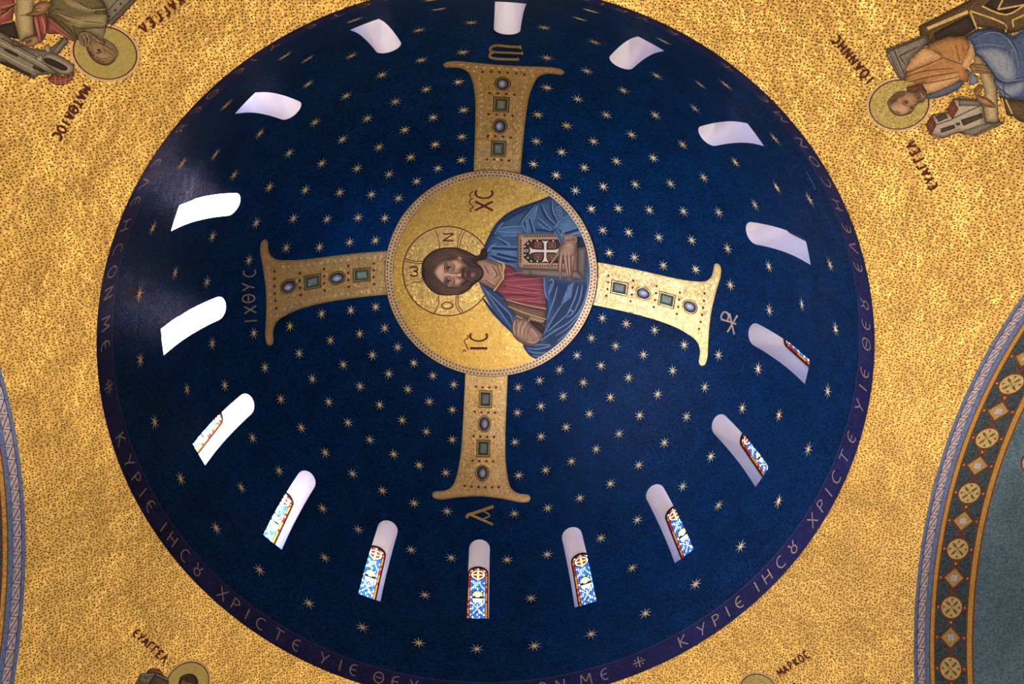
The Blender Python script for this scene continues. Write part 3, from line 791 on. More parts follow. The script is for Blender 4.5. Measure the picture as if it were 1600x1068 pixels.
mletter('N', (367, 367), 17); mletter('W', (200, 530), 14, 0.15, 1.2); mletter('O', (363, 692), 17, 0.12, 0.85)
mletter('I', (513, 897), 27, 0.14); mletter('C', (512, 845), 27, 0.13, 0.72); mletter('X', (538, 217), 28, 0.15, 0.72); mletter('C', (538, 163), 27, 0.13, 0.72)
strokes('letter_accent', [[(436, 912), (446, 905), (452, 914)], [(462, 905), (452, 880), (444, 862), (462, 846), (456, 832)], [(478, 246), (472, 232), (486, 222), (470, 204), (472, 188), (484, 180)], [(470, 176), (472, 160), (486, 146)], [(474, 902), (474, 892)], [(550, 904), (550, 890)]], MM, 1.7, M_red, med, 4.6, False)

# mantle
mant = shape('mantle', [(530, 470), (528, 446), (550, 398), (578, 345), (620, 288), (680, 242), (740, 211), (800, 190), (845, 172), (884, 162), (935, 212), (990, 285), (1026, 350), (1050, 420), (1064, 500), (1066, 570), (1056, 650), (1034, 730), (1000, 797), (950, 862), (890, 916), (815, 948), (778, 936), (745, 910), (728, 882), (690, 850), (650, 800), (600, 740), (560, 680), (528, 615), (515, 588), (540, 520)], MM, M_mant, med, 4.0, False)
shape('mantle_shade', [(830, 560), (880, 560), (1020, 570), (1058, 560), (1050, 660), (1020, 740), (960, 830), (880, 900), (815, 930), (760, 900), (820, 850), (850, 720)], MM, F_mantn, mant, 4.6)
shape('mantle_shade', [(518, 592), (560, 600), (620, 650), (680, 730), (690, 800), (650, 795), (600, 735), (558, 675)], MM, F_mantn, mant, 4.6)
shape('sleeve', [(1262, 350), (1340, 480), (1400, 560), (1440, 650), (1160, 668), (1080, 600), (1050, 545), (1090, 460), (1160, 400)], UU, F_mant, mant, 4.6)
shape('mantle_light_panel', [(680, 400), (830, 240), (800, 420), (790, 600), (680, 600)], UU, F_mant, mant, 4.6)
shape('mantle_light_panel', [(330, 545), (600, 530), (640, 600), (560, 650), (350, 640)], UU, F_mant, mant, 4.6)
shape('mantle_light_panel', [(180, 900), (300, 780), (560, 790), (560, 1010), (330, 975)], UU, F_mant, mant, 4.6)
strokes('fold_shadow', [[(140, 780), (220, 620), (330, 460), (500, 330), (700, 250), (860, 190), (1040, 105)], [(350, 475), (480, 392), (700, 285)], [(590, 500), (690, 350), (810, 215)], [(850, 430), (1000, 565)], [(998, 200), (1008, 330), (1070, 465)], [(300, 872), (560, 932)], [(260, 645), (420, 745)], [(220, 893), (380, 955), (560, 975)],
                         [(660, 470), (665, 600)], [(720, 420), (765, 600)], [(1100, 560), (1140, 680)], [(1170, 610), (1400, 545)], [(860, 250), (930, 390), (1040, 500)], [(240, 800), (560, 815)], [(800, 560), (1030, 585)]], UU, 2.0, M_mantd, mant, 5.4, under=M_mantn)
strokes('fold_light', [[(270, 620), (330, 520), (390, 465)], [(330, 545), (480, 522), (605, 518)], [(320, 580), (560, 602)], [(370, 640), (560, 636)], [(600, 500), (680, 385), (800, 240)], [(610, 520), (640, 508), (668, 592)], [(680, 440), (692, 600)], [(735, 420), (790, 600)], [(670, 455), (770, 330), (830, 250)], [(780, 430), (802, 330), (826, 240)],
                       [(880, 230), (950, 382), (1050, 492)], [(830, 400), (930, 490), (1012, 562)], [(820, 470), (900, 532), (1000, 572)], [(1012, 180), (1024, 320), (1092, 462)], [(1050, 292), (1122, 250)], [(1060, 322), (1132, 288)], [(1075, 352), (1142, 318)], [(1085, 382), (1150, 350)], [(1095, 412), (1152, 384)],
                       [(1262, 350), (1130, 432), (1062, 512), (1045, 590), (1080, 662), (1142, 725)], [(1120, 490), (1360, 482)], [(1160, 592), (1300, 532), (1382, 512)], [(1150, 642), (1420, 577)], [(1130, 622), (1165, 540)], [(1090, 572), (1152, 692)], [(150, 882), (220, 782), (292, 740)], [(270, 652), (360, 692), (452, 742), (462, 758), (440, 756)], [(230, 772), (560, 782)], [(200, 822), (400, 852), (560, 862)], [(180, 912), (330, 972), (560, 1030)]], UU, 1.15, M_mantl, mant, 6.2, under=M_mantm)
strokes('fold_shadow', [[(30, 150), (190, 240), (300, 330), (420, 520)], [(70, 330), (200, 500), (390, 700)], [(775, 280), (780, 500), (750, 640)], [(880, 120), (870, 330), (790, 530)], [(1120, 150), (1060, 350), (960, 520)], [(1200, 150), (1160, 380), (1050, 560)], [(520, 850), (600, 950), (715, 1010)], [(745, 740), (690, 820), (600, 852)], [(1262, 60), (1250, 250), (1160, 460), (1010, 630)], [(930, 480), (830, 640), (760, 760)], [(980, 560), (850, 660)], [(600, 905), (800, 890)], [(560, 870), (640, 885)]], DD, 2.0, M_mantd, mant, 5.4, under=M_mantn)
strokes('fold_light', [[(60, 200), (160, 290), (270, 402), (370, 502), (400, 590)], [(90, 230), (200, 392), (300, 532), (380, 642)], [(750, 90), (760, 250), (792, 342)], [(800, 130), (830, 115), (852, 132), (840, 200), (800, 292)], [(830, 160), (800, 272)], [(900, 190), (860, 342), (780, 562)], [(950, 392), (850, 542), (750, 722)], [(1000, 250), (950, 392)], [(1130, 190), (1090, 332), (1000, 522)], [(1000, 522), (1040, 462), (1072, 466), (1060, 502), (1000, 540)], [(1180, 170), (1150, 332), (1082, 482)],
                       [(1240, 40), (1230, 250), (1150, 462), (1000, 612), (860, 682)], [(1282, 60), (1270, 242), (1180, 452), (1030, 642), (880, 742)], [(1290, 200), (1222, 422), (1080, 642), (900, 802)], [(780, 702), (900, 602), (1000, 512)], [(700, 802), (850, 702), (1000, 612)], [(540, 872), (660, 892), (800, 862), (815, 842)], [(560, 902), (650, 932), (820, 932)], [(640, 842), (810, 842)], [(620, 962), (760, 982), (802, 962)]]
        + [[(1010 - 6 * i, 205 + 24 * i), (1080 - 4 * i, 150 + 22 * i)] for i in range(8)], DD, 1.1, M_mantl, mant, 6.2, under=M_mantm)

# tunic and neck
tun = shape('tunic', [(300, -70), (292, 110), (190, 240), (270, 320), (340, 400), (420, 520), (590, 570), (750, 630), (778, 560), (790, 350), (757, 220), (745, 80), (620, 72), (520, 62), (440, 20), (380, -40)], DD, M_tun, med, 5.0, False)
shape('tunic_shade', [(275, 325), (340, 350), (780, 440), (776, 560), (750, 630), (590, 575), (425, 522), (340, 405)], DD, M_tunb, tun, 5.6, False)
strokes('tunic_fold', [[(310, 90), (520, 75), (735, 125)], [(280, 190), (500, 232), (750, 262)], [(260, 285), (500, 290), (770, 330)], [(420, 352), (770, 402)], [(330, 0), (420, 60), (500, 80)], [(430, 390), (770, 470)]], DD, 2.0, M_tund, tun, 6.2)
strokes('tunic_fold', [[(300, 130), (520, 112), (740, 100)], [(290, 152), (500, 202), (745, 232)], [(250, 242), (500, 262), (760, 252)], [(270, 322), (520, 332), (772, 312)], [(330, 205), (760, 285)], [(420, 345), (772, 372)], [(310, 60), (470, 40), (520, 50)], [(440, 180), (740, 170)]], DD, 1.1, M_tunl, tun, 6.8)
strokes('gold_stripe', [[(350, 412), (520, 482), (772, 560)], [(440, 520), (600, 582), (750, 632)], [(330, 340), (560, 402), (775, 442)]] + [[(580 + 26 * i, 560 + 6 * i), (620 + 26 * i, 530 + 9 * i)] for i in range(6)], DD, 1.3, M_goldline, tun, 7.2, False)
neck = shape('neck', [(500, 470), (540, 468), (600, 485), (636, 492), (636, 565), (585, 620), (530, 592), (505, 580)], MM, M_skin, med, 5.2, False)
strokes('neck_crease', [[(575, 505), (602, 545), (580, 562)], [(600, 498), (618, 550)], [(545, 572), (590, 602)], [(548, 480), (600, 500)], [(540, 500), (560, 540)]], MM, 2.0, M_skind, neck, 5.8)
strokes('neck_light', [[(560, 500), (590, 545), (566, 566)], [(610, 500), (626, 552)], [(556, 574), (592, 592)]], MM, 1.6, M_skinl, neck, 5.8)
strokes('collar', [[(296, -72), (296, 100)], [(296, 100), (190, 242)]], DD, 2.0, M_goldline, tun, 7.4, False)
strokes('collar', [[(300, 962), (390, 1000), (398, 1068)]], UU, 1.6, M_goldline, tun, 7.4, False)

# head
hair = shape('hair', [(90, 470), (110, 350), (180, 250), (290, 170), (420, 127), (560, 115), (700, 125), (800, 160), (900, 200), (1000, 252), (1065, 232), (1085, 160), (1140, 125), (1190, 190), (1180, 285), (1120, 330), (1030, 342), (1010, 380), (1080, 430), (1130, 520), (1110, 620), (1040, 690), (960, 750), (880, 830), (760, 900), (640, 912), (500, 922), (350, 900), (240, 830), (160, 730), (100, 620)], FF, M_hair, med, 6.4)
strokes('hair_strand', between([(100, 470), (120, 360), (190, 260), (300, 180), (430, 138), (560, 128), (700, 138), (880, 205)], [(285, 530), (330, 430), (400, 362), (500, 318), (640, 290), (740, 280), (800, 330), (900, 370)], 10) + between([(105, 610), (165, 725), (245, 820), (350, 890), (500, 910), (640, 900), (760, 885), (900, 790)], [(290, 560), (370, 665), (450, 735), (540, 785), (640, 800), (720, 795), (790, 740), (880, 690)], 9) + between([(790, 460), (900, 440), (1030, 450), (1100, 520)], [(800, 640), (900, 690), (1030, 660), (1095, 580)], 7) + [[(140, 540), (265, 545)], [(208, 530), (230, 430), (310, 330), (440, 250), (600, 170)], [(232, 522), (270, 420), (370, 330), (480, 280), (620, 262)], [(262, 532), (300, 440), (400, 352), (500, 318)], [(170, 480), (200, 380), (280, 290), (380, 210)], [(140, 470), (160, 380), (240, 270)], [(480, 220), (600, 196), (770, 242)], [(400, 180), (560, 150), (720, 190)], [(640, 252), (780, 240), (940, 300)], [(780, 290), (900, 262), (1040, 310)], [(820, 200), (960, 272)],
                        [(200, 560), (230, 660), (330, 770), (480, 852)], [(250, 560), (300, 680), (420, 792), (560, 852)], [(150, 560), (180, 680), (280, 802)], [(300, 602), (380, 722), (500, 792), (600, 802)], [(760, 782), (900, 702)], [(750, 832), (880, 762)], [(420, 860), (600, 890), (740, 872)], [(860, 730), (980, 690)], [(960, 400), (1060, 470), (1090, 560)], [(1000, 660), (1070, 600)], [(900, 380), (980, 420)]], FF, 0.6, M_hairl, hair, 7.0)
face = shape('face', [(285, 540), (330, 430), (400, 370), (480, 330), (580, 318), (680, 290), (740, 290), (775, 340), (840, 400), (872, 440), (840, 460), (775, 470), (758, 540), (768, 620), (842, 650), (765, 720), (742, 770), (690, 790), (600, 782), (520, 770), (440, 722), (360, 650)], FF, M_skin, med, 7.0)
for nm, P in (('forehead', [(320, 540), (370, 440), (450, 400), (480, 470), (470, 640), (440, 690), (380, 640)]), ('cheek', [(600, 345), (690, 345), (760, 405), (730, 460), (650, 490), (635, 420)]), ('cheek', [(625, 620), (720, 645), (750, 690), (680, 735), (630, 700)])):
    shape(nm, P, FF, F_skin, face, 7.5)
strokes('nose', [[(470, 565), (560, 572), (650, 575), (745, 570)]], FF, 3.0, M_skinl, face, 7.9, False)
shape('nose_tip', [(690, 535), (745, 545), (758, 572), (740, 605), (690, 612), (700, 572)], FF, F_skin, face, 7.9)
for cy, sg in ((455, 1), (680, 1)):
    shape('eyelid', [(500, cy - 75), (560, cy - 95), (615, cy - 60), (632, cy), (610, cy + 65), (550, cy + 90), (505, cy + 65), (488, cy)], FF, F_eye, face, 7.9)
    shape('eye', [(525, cy - 52), (565, cy - 62), (592, cy - 10), (585, cy + 45), (545, cy + 58), (522, cy + 20)], FF, M_skinl, face, 8.4)
    patch('iris', [ellipse(*FF([(548, cy)])[0], 3.1, n=14)], on_dome, M_brown, face, 8.9)
    patch('pupil_glint', [ellipse(*FF([(566, cy + 14)])[0], 0.8, n=8)], on_dome, M_bonec, face, 9.2)
strokes('brow', [[(500, 350), (478, 420), (476, 480), (494, 540)], [(498, 600), (480, 660), (488, 720), (520, 772)], [(520, 370), (505, 450), (520, 520)], [(520, 612), (505, 690), (525, 750)]], FF, 1.9, M_brown, face, 8.6)
strokes('face_line', [[(560, 545), (640, 552), (715, 545), (745, 512)], [(690, 612), (725, 622), (748, 602)], [(630, 380), (640, 450), (615, 525)], [(630, 612), (640, 680), (610, 760)], [(870, 440), (800, 468), (765, 530), (768, 602), (830, 652), (930, 672)], [(840, 500), (868, 560), (852, 632)]], FF, 1.5, M_brown, face, 8.6)
shape('lips', [(800, 545), (820, 515), (845, 540), (848, 590), (825, 620), (800, 600)], FF, mosaic('lip_red', (0.23, 0.075, 0.05), var=0.2), face, 8.2)
shape('chin', [(898, 555), (940, 520), (990, 535), (1005, 575), (980, 615), (930, 635), (900, 605)], FF, F_chin, face, 8.2)
strokes('moustache', [[(905, 455), (850, 480), (830, 520)], [(840, 640), (900, 660), (950, 668)]], FF, 1.4, M_hairl, face, 8.8)
strokes('ear', [[(690, 282), (735, 290), (750, 322)]], FF, 1.8, M_skinl, face, 8.6)

# book
book = shape('book', [(92, 153), (1085, 160), (1098, 400), (1088, 778), (105, 733)], BB, M_book, med, 6.6, False)
shape('page_edge', [(130, 742), (1088, 778), (1215, 918), (520, 866), (340, 846), (185, 846)], BB, M_page, book, 6.2, False)
shape('page_edge', [(1100, 396), (1252, 378), (1218, 918), (1088, 778)], BB, M_paged, book, 6.2, False)
strokes('book_line', [[(105, 733), (1088, 778)], [(1098, 398), (1088, 778)], [(92, 153), (105, 733)], [(270, 745), (310, 842)], [(300, 745), (335, 842)], [(1088, 778), (1215, 918)], [(185, 848), (520, 868), (1215, 918)]], BB, 1.0, M_brown, book, 7.4, False)
shape('cover_panel', [(195, 340), (290, 250), (900, 245), (900, 650), (290, 640), (195, 550)], BB, M_bookd, book, 7.2, False)
bd = []
for i in range(14): bd += [[(200 + 42 * i, 196), (216 + 42 * i, 178), (232 + 42 * i, 196), (216 + 42 * i, 214)], [(200 + 42 * i, 688), (216 + 42 * i, 670), (232 + 42 * i, 688), (216 + 42 * i, 706)]]
for i in range(9): bd.append([(128, 270 + 44 * i), (146, 250 + 44 * i), (164, 270 + 44 * i), (146, 290 + 44 * i)])
tag(patch('cover_pattern', [BB(b) for b in bd], on_dome, M_bookd, book, 7.2), kind='stuff')
crs = []
for a, b in (((558, 440), (558, 268)), ((558, 440), (558, 628)), ((558, 442), (290, 438)), ((558, 442), (800, 446))):
    dx, dy = b[0] - a[0], b[1] - a[1]; l = math.hypot(dx, dy); ux, uy = dx / l, dy / l; vx, vy = -uy, ux
    P = lambda t, s: (a[0] + ux * l * t + vx * s, a[1] + uy * l * t + vy * s)
    crs.append([P(0, -18), P(.6, -20), P(.82, -30), P(1, -60), P(.93, 0), P(1, 60), P(.82, 30), P(.6, 20), P(0, 18)])
patch('cover_cross', [BB(c) for c in crs], on_dome, M_bonec, book, 7.8)
for cx, cy in ((440, 345), (675, 348), (437, 543), (662, 548)):
    shape('cover_gem', [(cx - 62, cy - 50), (cx + 62, cy - 50), (cx + 58, cy + 48), (cx - 58, cy + 48)], BB, M_book, book, 7.8, False)
    shape('cover_gem', [(cx - 46, cy - 34), (cx + 46, cy - 34), (cx + 42, cy + 32), (cx - 42, cy + 32)], BB, M_bookd, book, 8.3, False)
    shape('cover_gem', [(cx - 34, cy - 26), (cx + 34, cy - 26), (cx + 30, cy + 24), (cx - 30, cy + 24)], BB, M_gemr, book, 8.8, False)
patch('cover_pearl', [BB(ellipse(x, y, 14, n=8)) for x, y in ((322, 268), (425, 270), (268, 318), (216, 366), (216, 508), (268, 556), (322, 612), (425, 614), (692, 272))], on_dome, M_bonec, book, 7.8)
strokes('cover_oval', [ellipse(238, 436, 34, 18, 12) + [(272, 436)]], BB, 0.9, M_bonec, book, 7.8, False)
shape('cuff_shadow', [(1085, 210), (1240, 205), (1290, 360), (1090, 395)], BB, M_mantd, mant, 6.6, False)
shape('sleeve_edge', [(700, 100), (760, 60), (850, 180), (880, 240), (850, 320), (820, 330), (760, 230)], BB, M_mantm, mant, 8.6)
strokes('sleeve_line', [[(705, 110), (770, 230), (830, 330)], [(760, 70), (820, 170), (860, 290)], [(870, 60), (840, 170), (850, 200)], [(860, 215), (1000, 170), (1220, 120)]], BB, 1.2, M_mantl, mant, 9.2)

def hand(nm, palm, fingers, lines, T, layer, lights=None):
    h = shape(nm, palm, T, M_skin, med, layer)
    for fg in fingers: shape('finger', fg, T, M_skin, h, layer + 0.3)
    strokes('finger_line', lines, T, 1.0, M_skind, h, layer + 0.9)
    if lights: strokes('finger_light', lights, T, 1.7, M_skinl, h, layer + 0.7)
    return h
hand('hand', [(880, 245), (960, 225), (1078, 205), (1088, 330), (1082, 430), (1048, 545), (990, 575), (870, 565), (800, 530), (772, 480), (790, 380), (840, 312)],
     [[(780, 440), (802, 500), (740, 560), (680, 640), (645, 705), (610, 702), (628, 650), (690, 560), (740, 480)], [(798, 500), (852, 530), (842, 640), (826, 760), (836, 870), (816, 936), (795, 926), (783, 800), (780, 660)],
      [(863, 530), (922, 550), (928, 680), (952, 830), (972, 950), (950, 956), (913, 840), (878, 700)], [(925, 530), (992, 550), (982, 680), (977, 780), (997, 940), (975, 936), (950, 800), (935, 680)], [(985, 530), (1062, 515), (1047, 650), (1017, 800), (1012, 892), (995, 882), (990, 740)]],
     [[(775, 480), (700, 560), (612, 700)], [(805, 500), (745, 570), (650, 705)], [(858, 540), (845, 650), (828, 800), (836, 900)], [(780, 560), (782, 700), (795, 920)], [(925, 560), (932, 690), (958, 850)], [(985, 560), (985, 700), (995, 900)], [(870, 560), (885, 720), (950, 950)], [(1075, 420), (1050, 620), (1012, 880)], [(885, 250), (845, 315), (790, 390)], [(1085, 330), (1082, 430)]], BB, 9.0,
     [[(900, 360), (960, 330), (1020, 400)], [(830, 460), (815, 600), (805, 800)], [(890, 470), (905, 640), (940, 850)], [(950, 470), (960, 640), (975, 850)], [(760, 490), (690, 590), (630, 690)]])
shape('wrist_shade', [(880, 245), (960, 225), (1076, 208), (1082, 300), (1000, 290), (900, 300)], BB, F_wrist, mant, 9.7)
hand('hand', [(393, 640), (405, 570), (440, 535), (500, 555), (540, 540), (575, 575), (625, 630), (700, 690), (735, 725), (720, 785), (660, 840), (580, 850), (500, 820), (430, 770), (395, 720)], [],
     [[(455, 555), (440, 640), (448, 730)], [(545, 555), (490, 640), (480, 745)], [(585, 590), (530, 680), (520, 785)], [(605, 640), (570, 700), (560, 805)], [(395, 610), (392, 700), (430, 772), (500, 822), (590, 852), (665, 838)], [(560, 680), (640, 790)], [(440, 540), (395, 610)]], DD, 7.6,
     [[(425, 560), (410, 650), (424, 735)], [(505, 572), (468, 650), (462, 745)], [(565, 582), (512, 672), (502, 765)], [(600, 660), (640, 700), (680, 760)], [(560, 800), (640, 820), (700, 770)]])
shape('wrist_shade', [(590, 575), (750, 632), (738, 722), (690, 680), (630, 630)], DD, M_brown, mant, 8.2)

# ================================================================== EVANGELISTS ON THE PENDENTIVES
M_hfill = mosaic('halo_olive_gold', (0.42, 0.32, 0.10), var=0.25, metal=0.4, rough=0.45, tilt=0.15); M_hrim = mosaic('halo_pink_rim', (0.60, 0.40, 0.22), var=0.25, metal=0.2)
M_olive = mosaic('robe_olive', (0.13, 0.10, 0.045), var=0.3); M_olivel = mosaic('robe_khaki', (0.30, 0.225, 0.12), var=0.25); M_orange = mosaic('robe_orange', (0.36, 0.165, 0.055), var=0.25); M_orangel = mosaic('robe_peach', (0.52, 0.30, 0.15), var=0.2)
M_grey = mosaic('stone_grey', (0.20, 0.165, 0.13), var=0.25); M_greyl = mosaic('stone_light', (0.36, 0.29, 0.23), var=0.2); M_dark = mosaic('dark_brown', (0.035, 0.022, 0.014), var=0.3); M_brick = mosaic('brick_red', (0.24, 0.055, 0.03), var=0.3)
M_wood = mosaic('chair_brown', (0.085, 0.05, 0.02), var=0.35); M_scroll = mosaic('scroll_cream', (0.43, 0.32, 0.17), var=0.2); M_bluer = mosaic('robe_blue', (0.055, 0.08, 0.165), var=0.3); M_bluel = mosaic('robe_pale_blue', (0.17, 0.195, 0.27), var=0.25)
M_rosy = mosaic('robe_rose', (0.27, 0.065, 0.055), var=0.3); M_rosyl = mosaic('robe_pink', (0.42, 0.16, 0.12), var=0.2); M_inscr = mosaic('maroon_lettering', (0.07, 0.010, 0.008), var=0.2)
F_olive = mosaic('olive_highlight', (0.33, 0.25, 0.135), var=0.2, fade=(0.13, 0.10, 0.045)); F_olive2 = mosaic('olive_grey_run', (0.22, 0.18, 0.125), var=0.2, fade=(0.13, 0.10, 0.045))
F_aged = mosaic('aged_highlight', (0.34, 0.215, 0.11), var=0.15, fade=(0.235, 0.14, 0.07)); F_beard = mosaic('beard_grey', (0.13, 0.095, 0.06), var=0.25, fade=(0.21, 0.13, 0.07)); F_agedhair = mosaic('aged_hair', (0.035, 0.025, 0.016), var=0.3, fade=(0.12, 0.085, 0.05))
F_orange = mosaic('orange_highlight', (0.55, 0.33, 0.17), var=0.2, fade=(0.36, 0.165, 0.055)); F_bluel = mosaic('blue_highlight', (0.215, 0.235, 0.29), var=0.2, fade=(0.055, 0.08, 0.165)); F_jskin = mosaic('forehead_highlight', (0.47, 0.30, 0.175), var=0.15, fade=(0.32, 0.18, 0.095))
F_jhair = mosaic('hair_run', (0.075, 0.04, 0.02), var=0.25, fade=(0.16, 0.09, 0.05)); F_jbeard = mosaic('beard_run', (0.15, 0.095, 0.058), var=0.25, fade=(0.10, 0.055, 0.03)); F_jeye = mosaic('eye_run', (0.09, 0.04, 0.02), var=0.2, fade=(0.30, 0.17, 0.09))
def halo_at(thing, px, py, r=0.0565):
    c = on_pend(px, py, 0); n = (Vector((0, 0, ZPC)) - c).normalized(); e = Vector((0, 0, 1)).cross(n).normalized(); g = n.cross(e)
    cc = Vector((0, 0, ZPC))
    def mp(x, y, off):
        P = c + e * x + g * y; return cc + (P - cc).normalized() * (RP - off)
    patch('halo_rim', [ellipse(0, 0, r + 0.006, n=40)], mp, M_hrim, thing, 2.0, 0.03)
    patch('halo_ring', [ellipse(0, 0, r + 0.0012, n=40)], mp, M_red, thing, 2.5, 0.03)
    patch('halo', [ellipse(0, 0, r - 0.0014, n=40)], mp, M_hfill, thing, 3.0, 0.03)
def P_(name, poly, T, mat, th, layer, smooth=True, rad=None): return shape(name, poly, T, mat, th, layer, smooth, on_pend, rad)
def L_(name, lines, T, wd, mat, th, layer, taper=True): return strokes(name, lines, T, wd, mat, th, layer, taper, on_pend)

# --- figure with the brick-domed desk
fig = tag(empty('evangelist_mosaic', on_pend(90, 40) * S), 'seated haloed figure in olive and rose robe writing on a scroll, by a brick-domed desk', 'mosaic', 'evangelist mosaics in the four corners')
XX = tile(60, 0, 7.631); YY = tile(0, 0, 11.87); ZZ = tile(0, 0, 4.448)
P_('chair_back', [(830, 340), (800, 330), (815, 240), (820, 150), (700, -60), (900, -200), (1300, -160)], XX, M_grey, fig, 2.0, False)
L_('chair_line', [[(1200, -40), (1010, 160), (830, 340)], [(1130, -40), (950, 150), (828, 260)], [(970, -40), (830, 120)]], XX, 1.4, M_dark, fig, 2.8, False)
patch('chair_stud', [XX(ellipse(x, y, 15, n=8)) for x, y in ((980, 42), (912, 118), (845, 190))], on_pend, M_dark, fig, 2.8)
halo_at(fig, 164.8, 82.7)
P_('desk', [(0, 210), (75, 268), (200, 330), (330, 350), (440, 398), (505, 445), (514, 490), (470, 522), (380, 512), (265, 522), (238, 552), (0, 430), (-120, 380), (-120, 150)], ZZ, M_grey, fig, 2.0, False)
P_('desk_top', [(300, 395), (345, 365), (440, 405), (505, 450), (512, 488), (470, 520), (400, 505), (320, 440)], ZZ, M_greyl, fig, 2.5)
P_('desk_slot', [(305, 405), (350, 402), (450, 452), (468, 478), (430, 486), (318, 432)], ZZ, M_dark, fig, 3.0)
P_('desk_slot', [(25, 338), (45, 334), (128, 378), (118, 394), (30, 350)], ZZ, M_dark, fig, 2.5, False); P_('desk_slot', [(228, 450), (312, 492), (300, 506), (228, 470)], ZZ, M_dark, fig, 2.5, False); P_('desk_slot', [(0, 420), (60, 435), (220, 515), (212, 528), (0, 440)], ZZ, M_dark, fig, 2.5, False)
P_('desk_pillar', [(330, 350), (440, 255), (478, 282), (395, 382)], ZZ, M_grey, fig, 2.2, False)
L_('desk_line', [[(365, 355), (440, 265)], [(395, 380), (478, 282)], [(0, 260), (180, 350), (300, 420)], [(0, 320), (200, 425), (330, 500)], [(0, 400), (235, 530)], [(300, 440), (420, 510), (490, 505), (515, 470), (500, 440)]], ZZ, 1.1, M_dark, fig, 3.2, False)
L_('desk_edge_light', [[(0, 290), (190, 388), (330, 465)], [(0, 365), (230, 485)]], ZZ, 2.0, M_greyl, fig, 3.0, False)
P_('column_base', [(270, 385), (290, 375), (300, 432), (262, 425), (240, 400)], ZZ, M_greyl, fig, 3.4, False); P_('column_base', [(320, 310), (340, 305), (350, 350), (330, 370), (300, 330)], ZZ, M_greyl, fig, 3.4, False)
bd_ = P_('brick_dome', [(330, 545), (375, 512), (430, 526), (490, 518), (517, 490), (502, 550), (455, 584), (380, 586)], ZZ, M_brick, fig, 2.6)
L_('brick_joint', [[(345, 555), (420, 560), (510, 530)], [(360, 572), (430, 575), (490, 560)], [(380, 520), (385, 583)], [(415, 526), (418, 585)], [(455, 524), (452, 583)], [(490, 518), (485, 565)]], ZZ, 0.9, M_rosyl, bd_, 3.2, False)
P_('robe_knee', [(-200, -100), (262, -60), (268, 100), (222, 380), (0, 470), (-200, 420)], YY, M_rosy, fig, 2.8, False)
L_('robe_fold', [[(0, 130), (120, 100), (260, 60)], [(0, 330), (100, 250), (230, 130)], [(0, 430), (120, 400), (215, 370)]], YY, 1.8, M_rosyl, fig, 3.4)
L_('robe_fold', [[(0, 180), (130, 150), (255, 90)], [(0, 260), (110, 200), (240, 100)]], YY, 2.4, M_dark, fig, 3.3)
P_('shadow_gap', [(-60, 480), (270, 390), (305, 560), (350, 720), (200, 690), (-60, 560)], YY, M_dark, fig, 2.6, False)
P_('tunic', [(120, 190), (230, 262), (480, 440), (502, 512), (430, 492), (350, 462), (250, 402), (100, 392), (100, 250)], XX, M_rosy, fig, 3.0)
L_('tunic_fold', [[(120, 215), (260, 330), (420, 465)], [(130, 300), (300, 410), (400, 470)]], XX, 1.2, M_rosyl, fig, 3.6)
P_('sleeve', [(610, 285), (720, 250), (850, 225), (892, 420), (862, 600), (782, 752), (730, 772), (682, 650), (620, 632)], YY, M_rosy, fig, 3.2)
L_('sleeve_fold', [[(640, 300), (680, 480), (740, 760)], [(760, 290), (820, 480), (820, 620)]], YY, 3.0, M_rosyl, fig, 3.8)
L_('sleeve_fold', [[(700, 300), (740, 520), (780, 700)], [(840, 260), (870, 420), (850, 560)], [(612, 300), (630, 480), (690, 660)]], YY, 1.5, M_dark, fig, 3.9)
mo = P_('mantle', [(100, 112), (135, 45), (150, -80), (560, -120), (720, -60), (800, 60), (822, 160), (815, 250), (800, 372), (770, 442), (740, 440), (640, 402), (560, 382), (500, 402), (480, 472), (400, 462), (300, 362), (180, 222), (108, 182)], XX, M_olive, fig, 3.4, False)
P_('mantle_light', [(180, 150), (420, 178), (700, 158), (800, 158), (815, 230), (790, 308), (700, 322), (560, 310), (490, 330), (380, 270), (270, 202)], XX, F_olive, mo, 4.0)
P_('mantle_light', [(540, 350), (600, 312), (720, 322), (790, 312), (770, 430), (700, 420), (620, 380)], XX, F_olive2, mo, 4.1)
P_('mantle_light', [(300, -40), (480, 20), (640, 100), (660, 150), (460, 110), (320, 40)], XX, F_olive, mo, 4.0)
L_('mantle_fold', [[(300, 170), (500, 230), (760, 270)], [(200, 160), (380, 270), (500, 332), (660, 322), (800, 310), (822, 220), (800, 160), (660, 150)], [(480, 20), (700, 160)], [(620, 95), (800, 75)], [(640, 130), (810, 125)], [(400, 270), (440, 400), (470, 460)], [(250, 230), (360, 330), (450, 440)], [(120, 170), (200, 100), (300, 120)]], XX, 1.1, M_dark, mo, 4.8)
L_('mantle_fold', [[(220, 150), (420, 220), (700, 240)], [(340, 260), (480, 310)], [(640, 112), (800, 100)], [(500, 60), (680, 130)], [(640, 340), (750, 350)]], XX, 1.1, M_scroll, mo, 4.8)
hd = P_('head', [(500, 520), (560, 545), (600, 640), (660, 710), (740, 755), (830, 762), (910, 712), (947, 640), (932, 570), (880, 512), (800, 472), (750, 455), (700, 430), (620, 380), (540, 372), (492, 402), (482, 470)], XX, mosaic('aged_skin', (0.255, 0.155, 0.075), var=0.2), fig, 4.6)
P_('hair', [(760, 442), (860, 500), (932, 570), (947, 640), (925, 680), (840, 622), (780, 545), (740, 500)], XX, F_agedhair, hd, 5.2)
P_('beard', [(482, 400), (540, 372), (610, 385), (660, 450), (640, 500), (600, 540), (540, 548), (484, 500)], XX, F_beard, hd, 5.2)
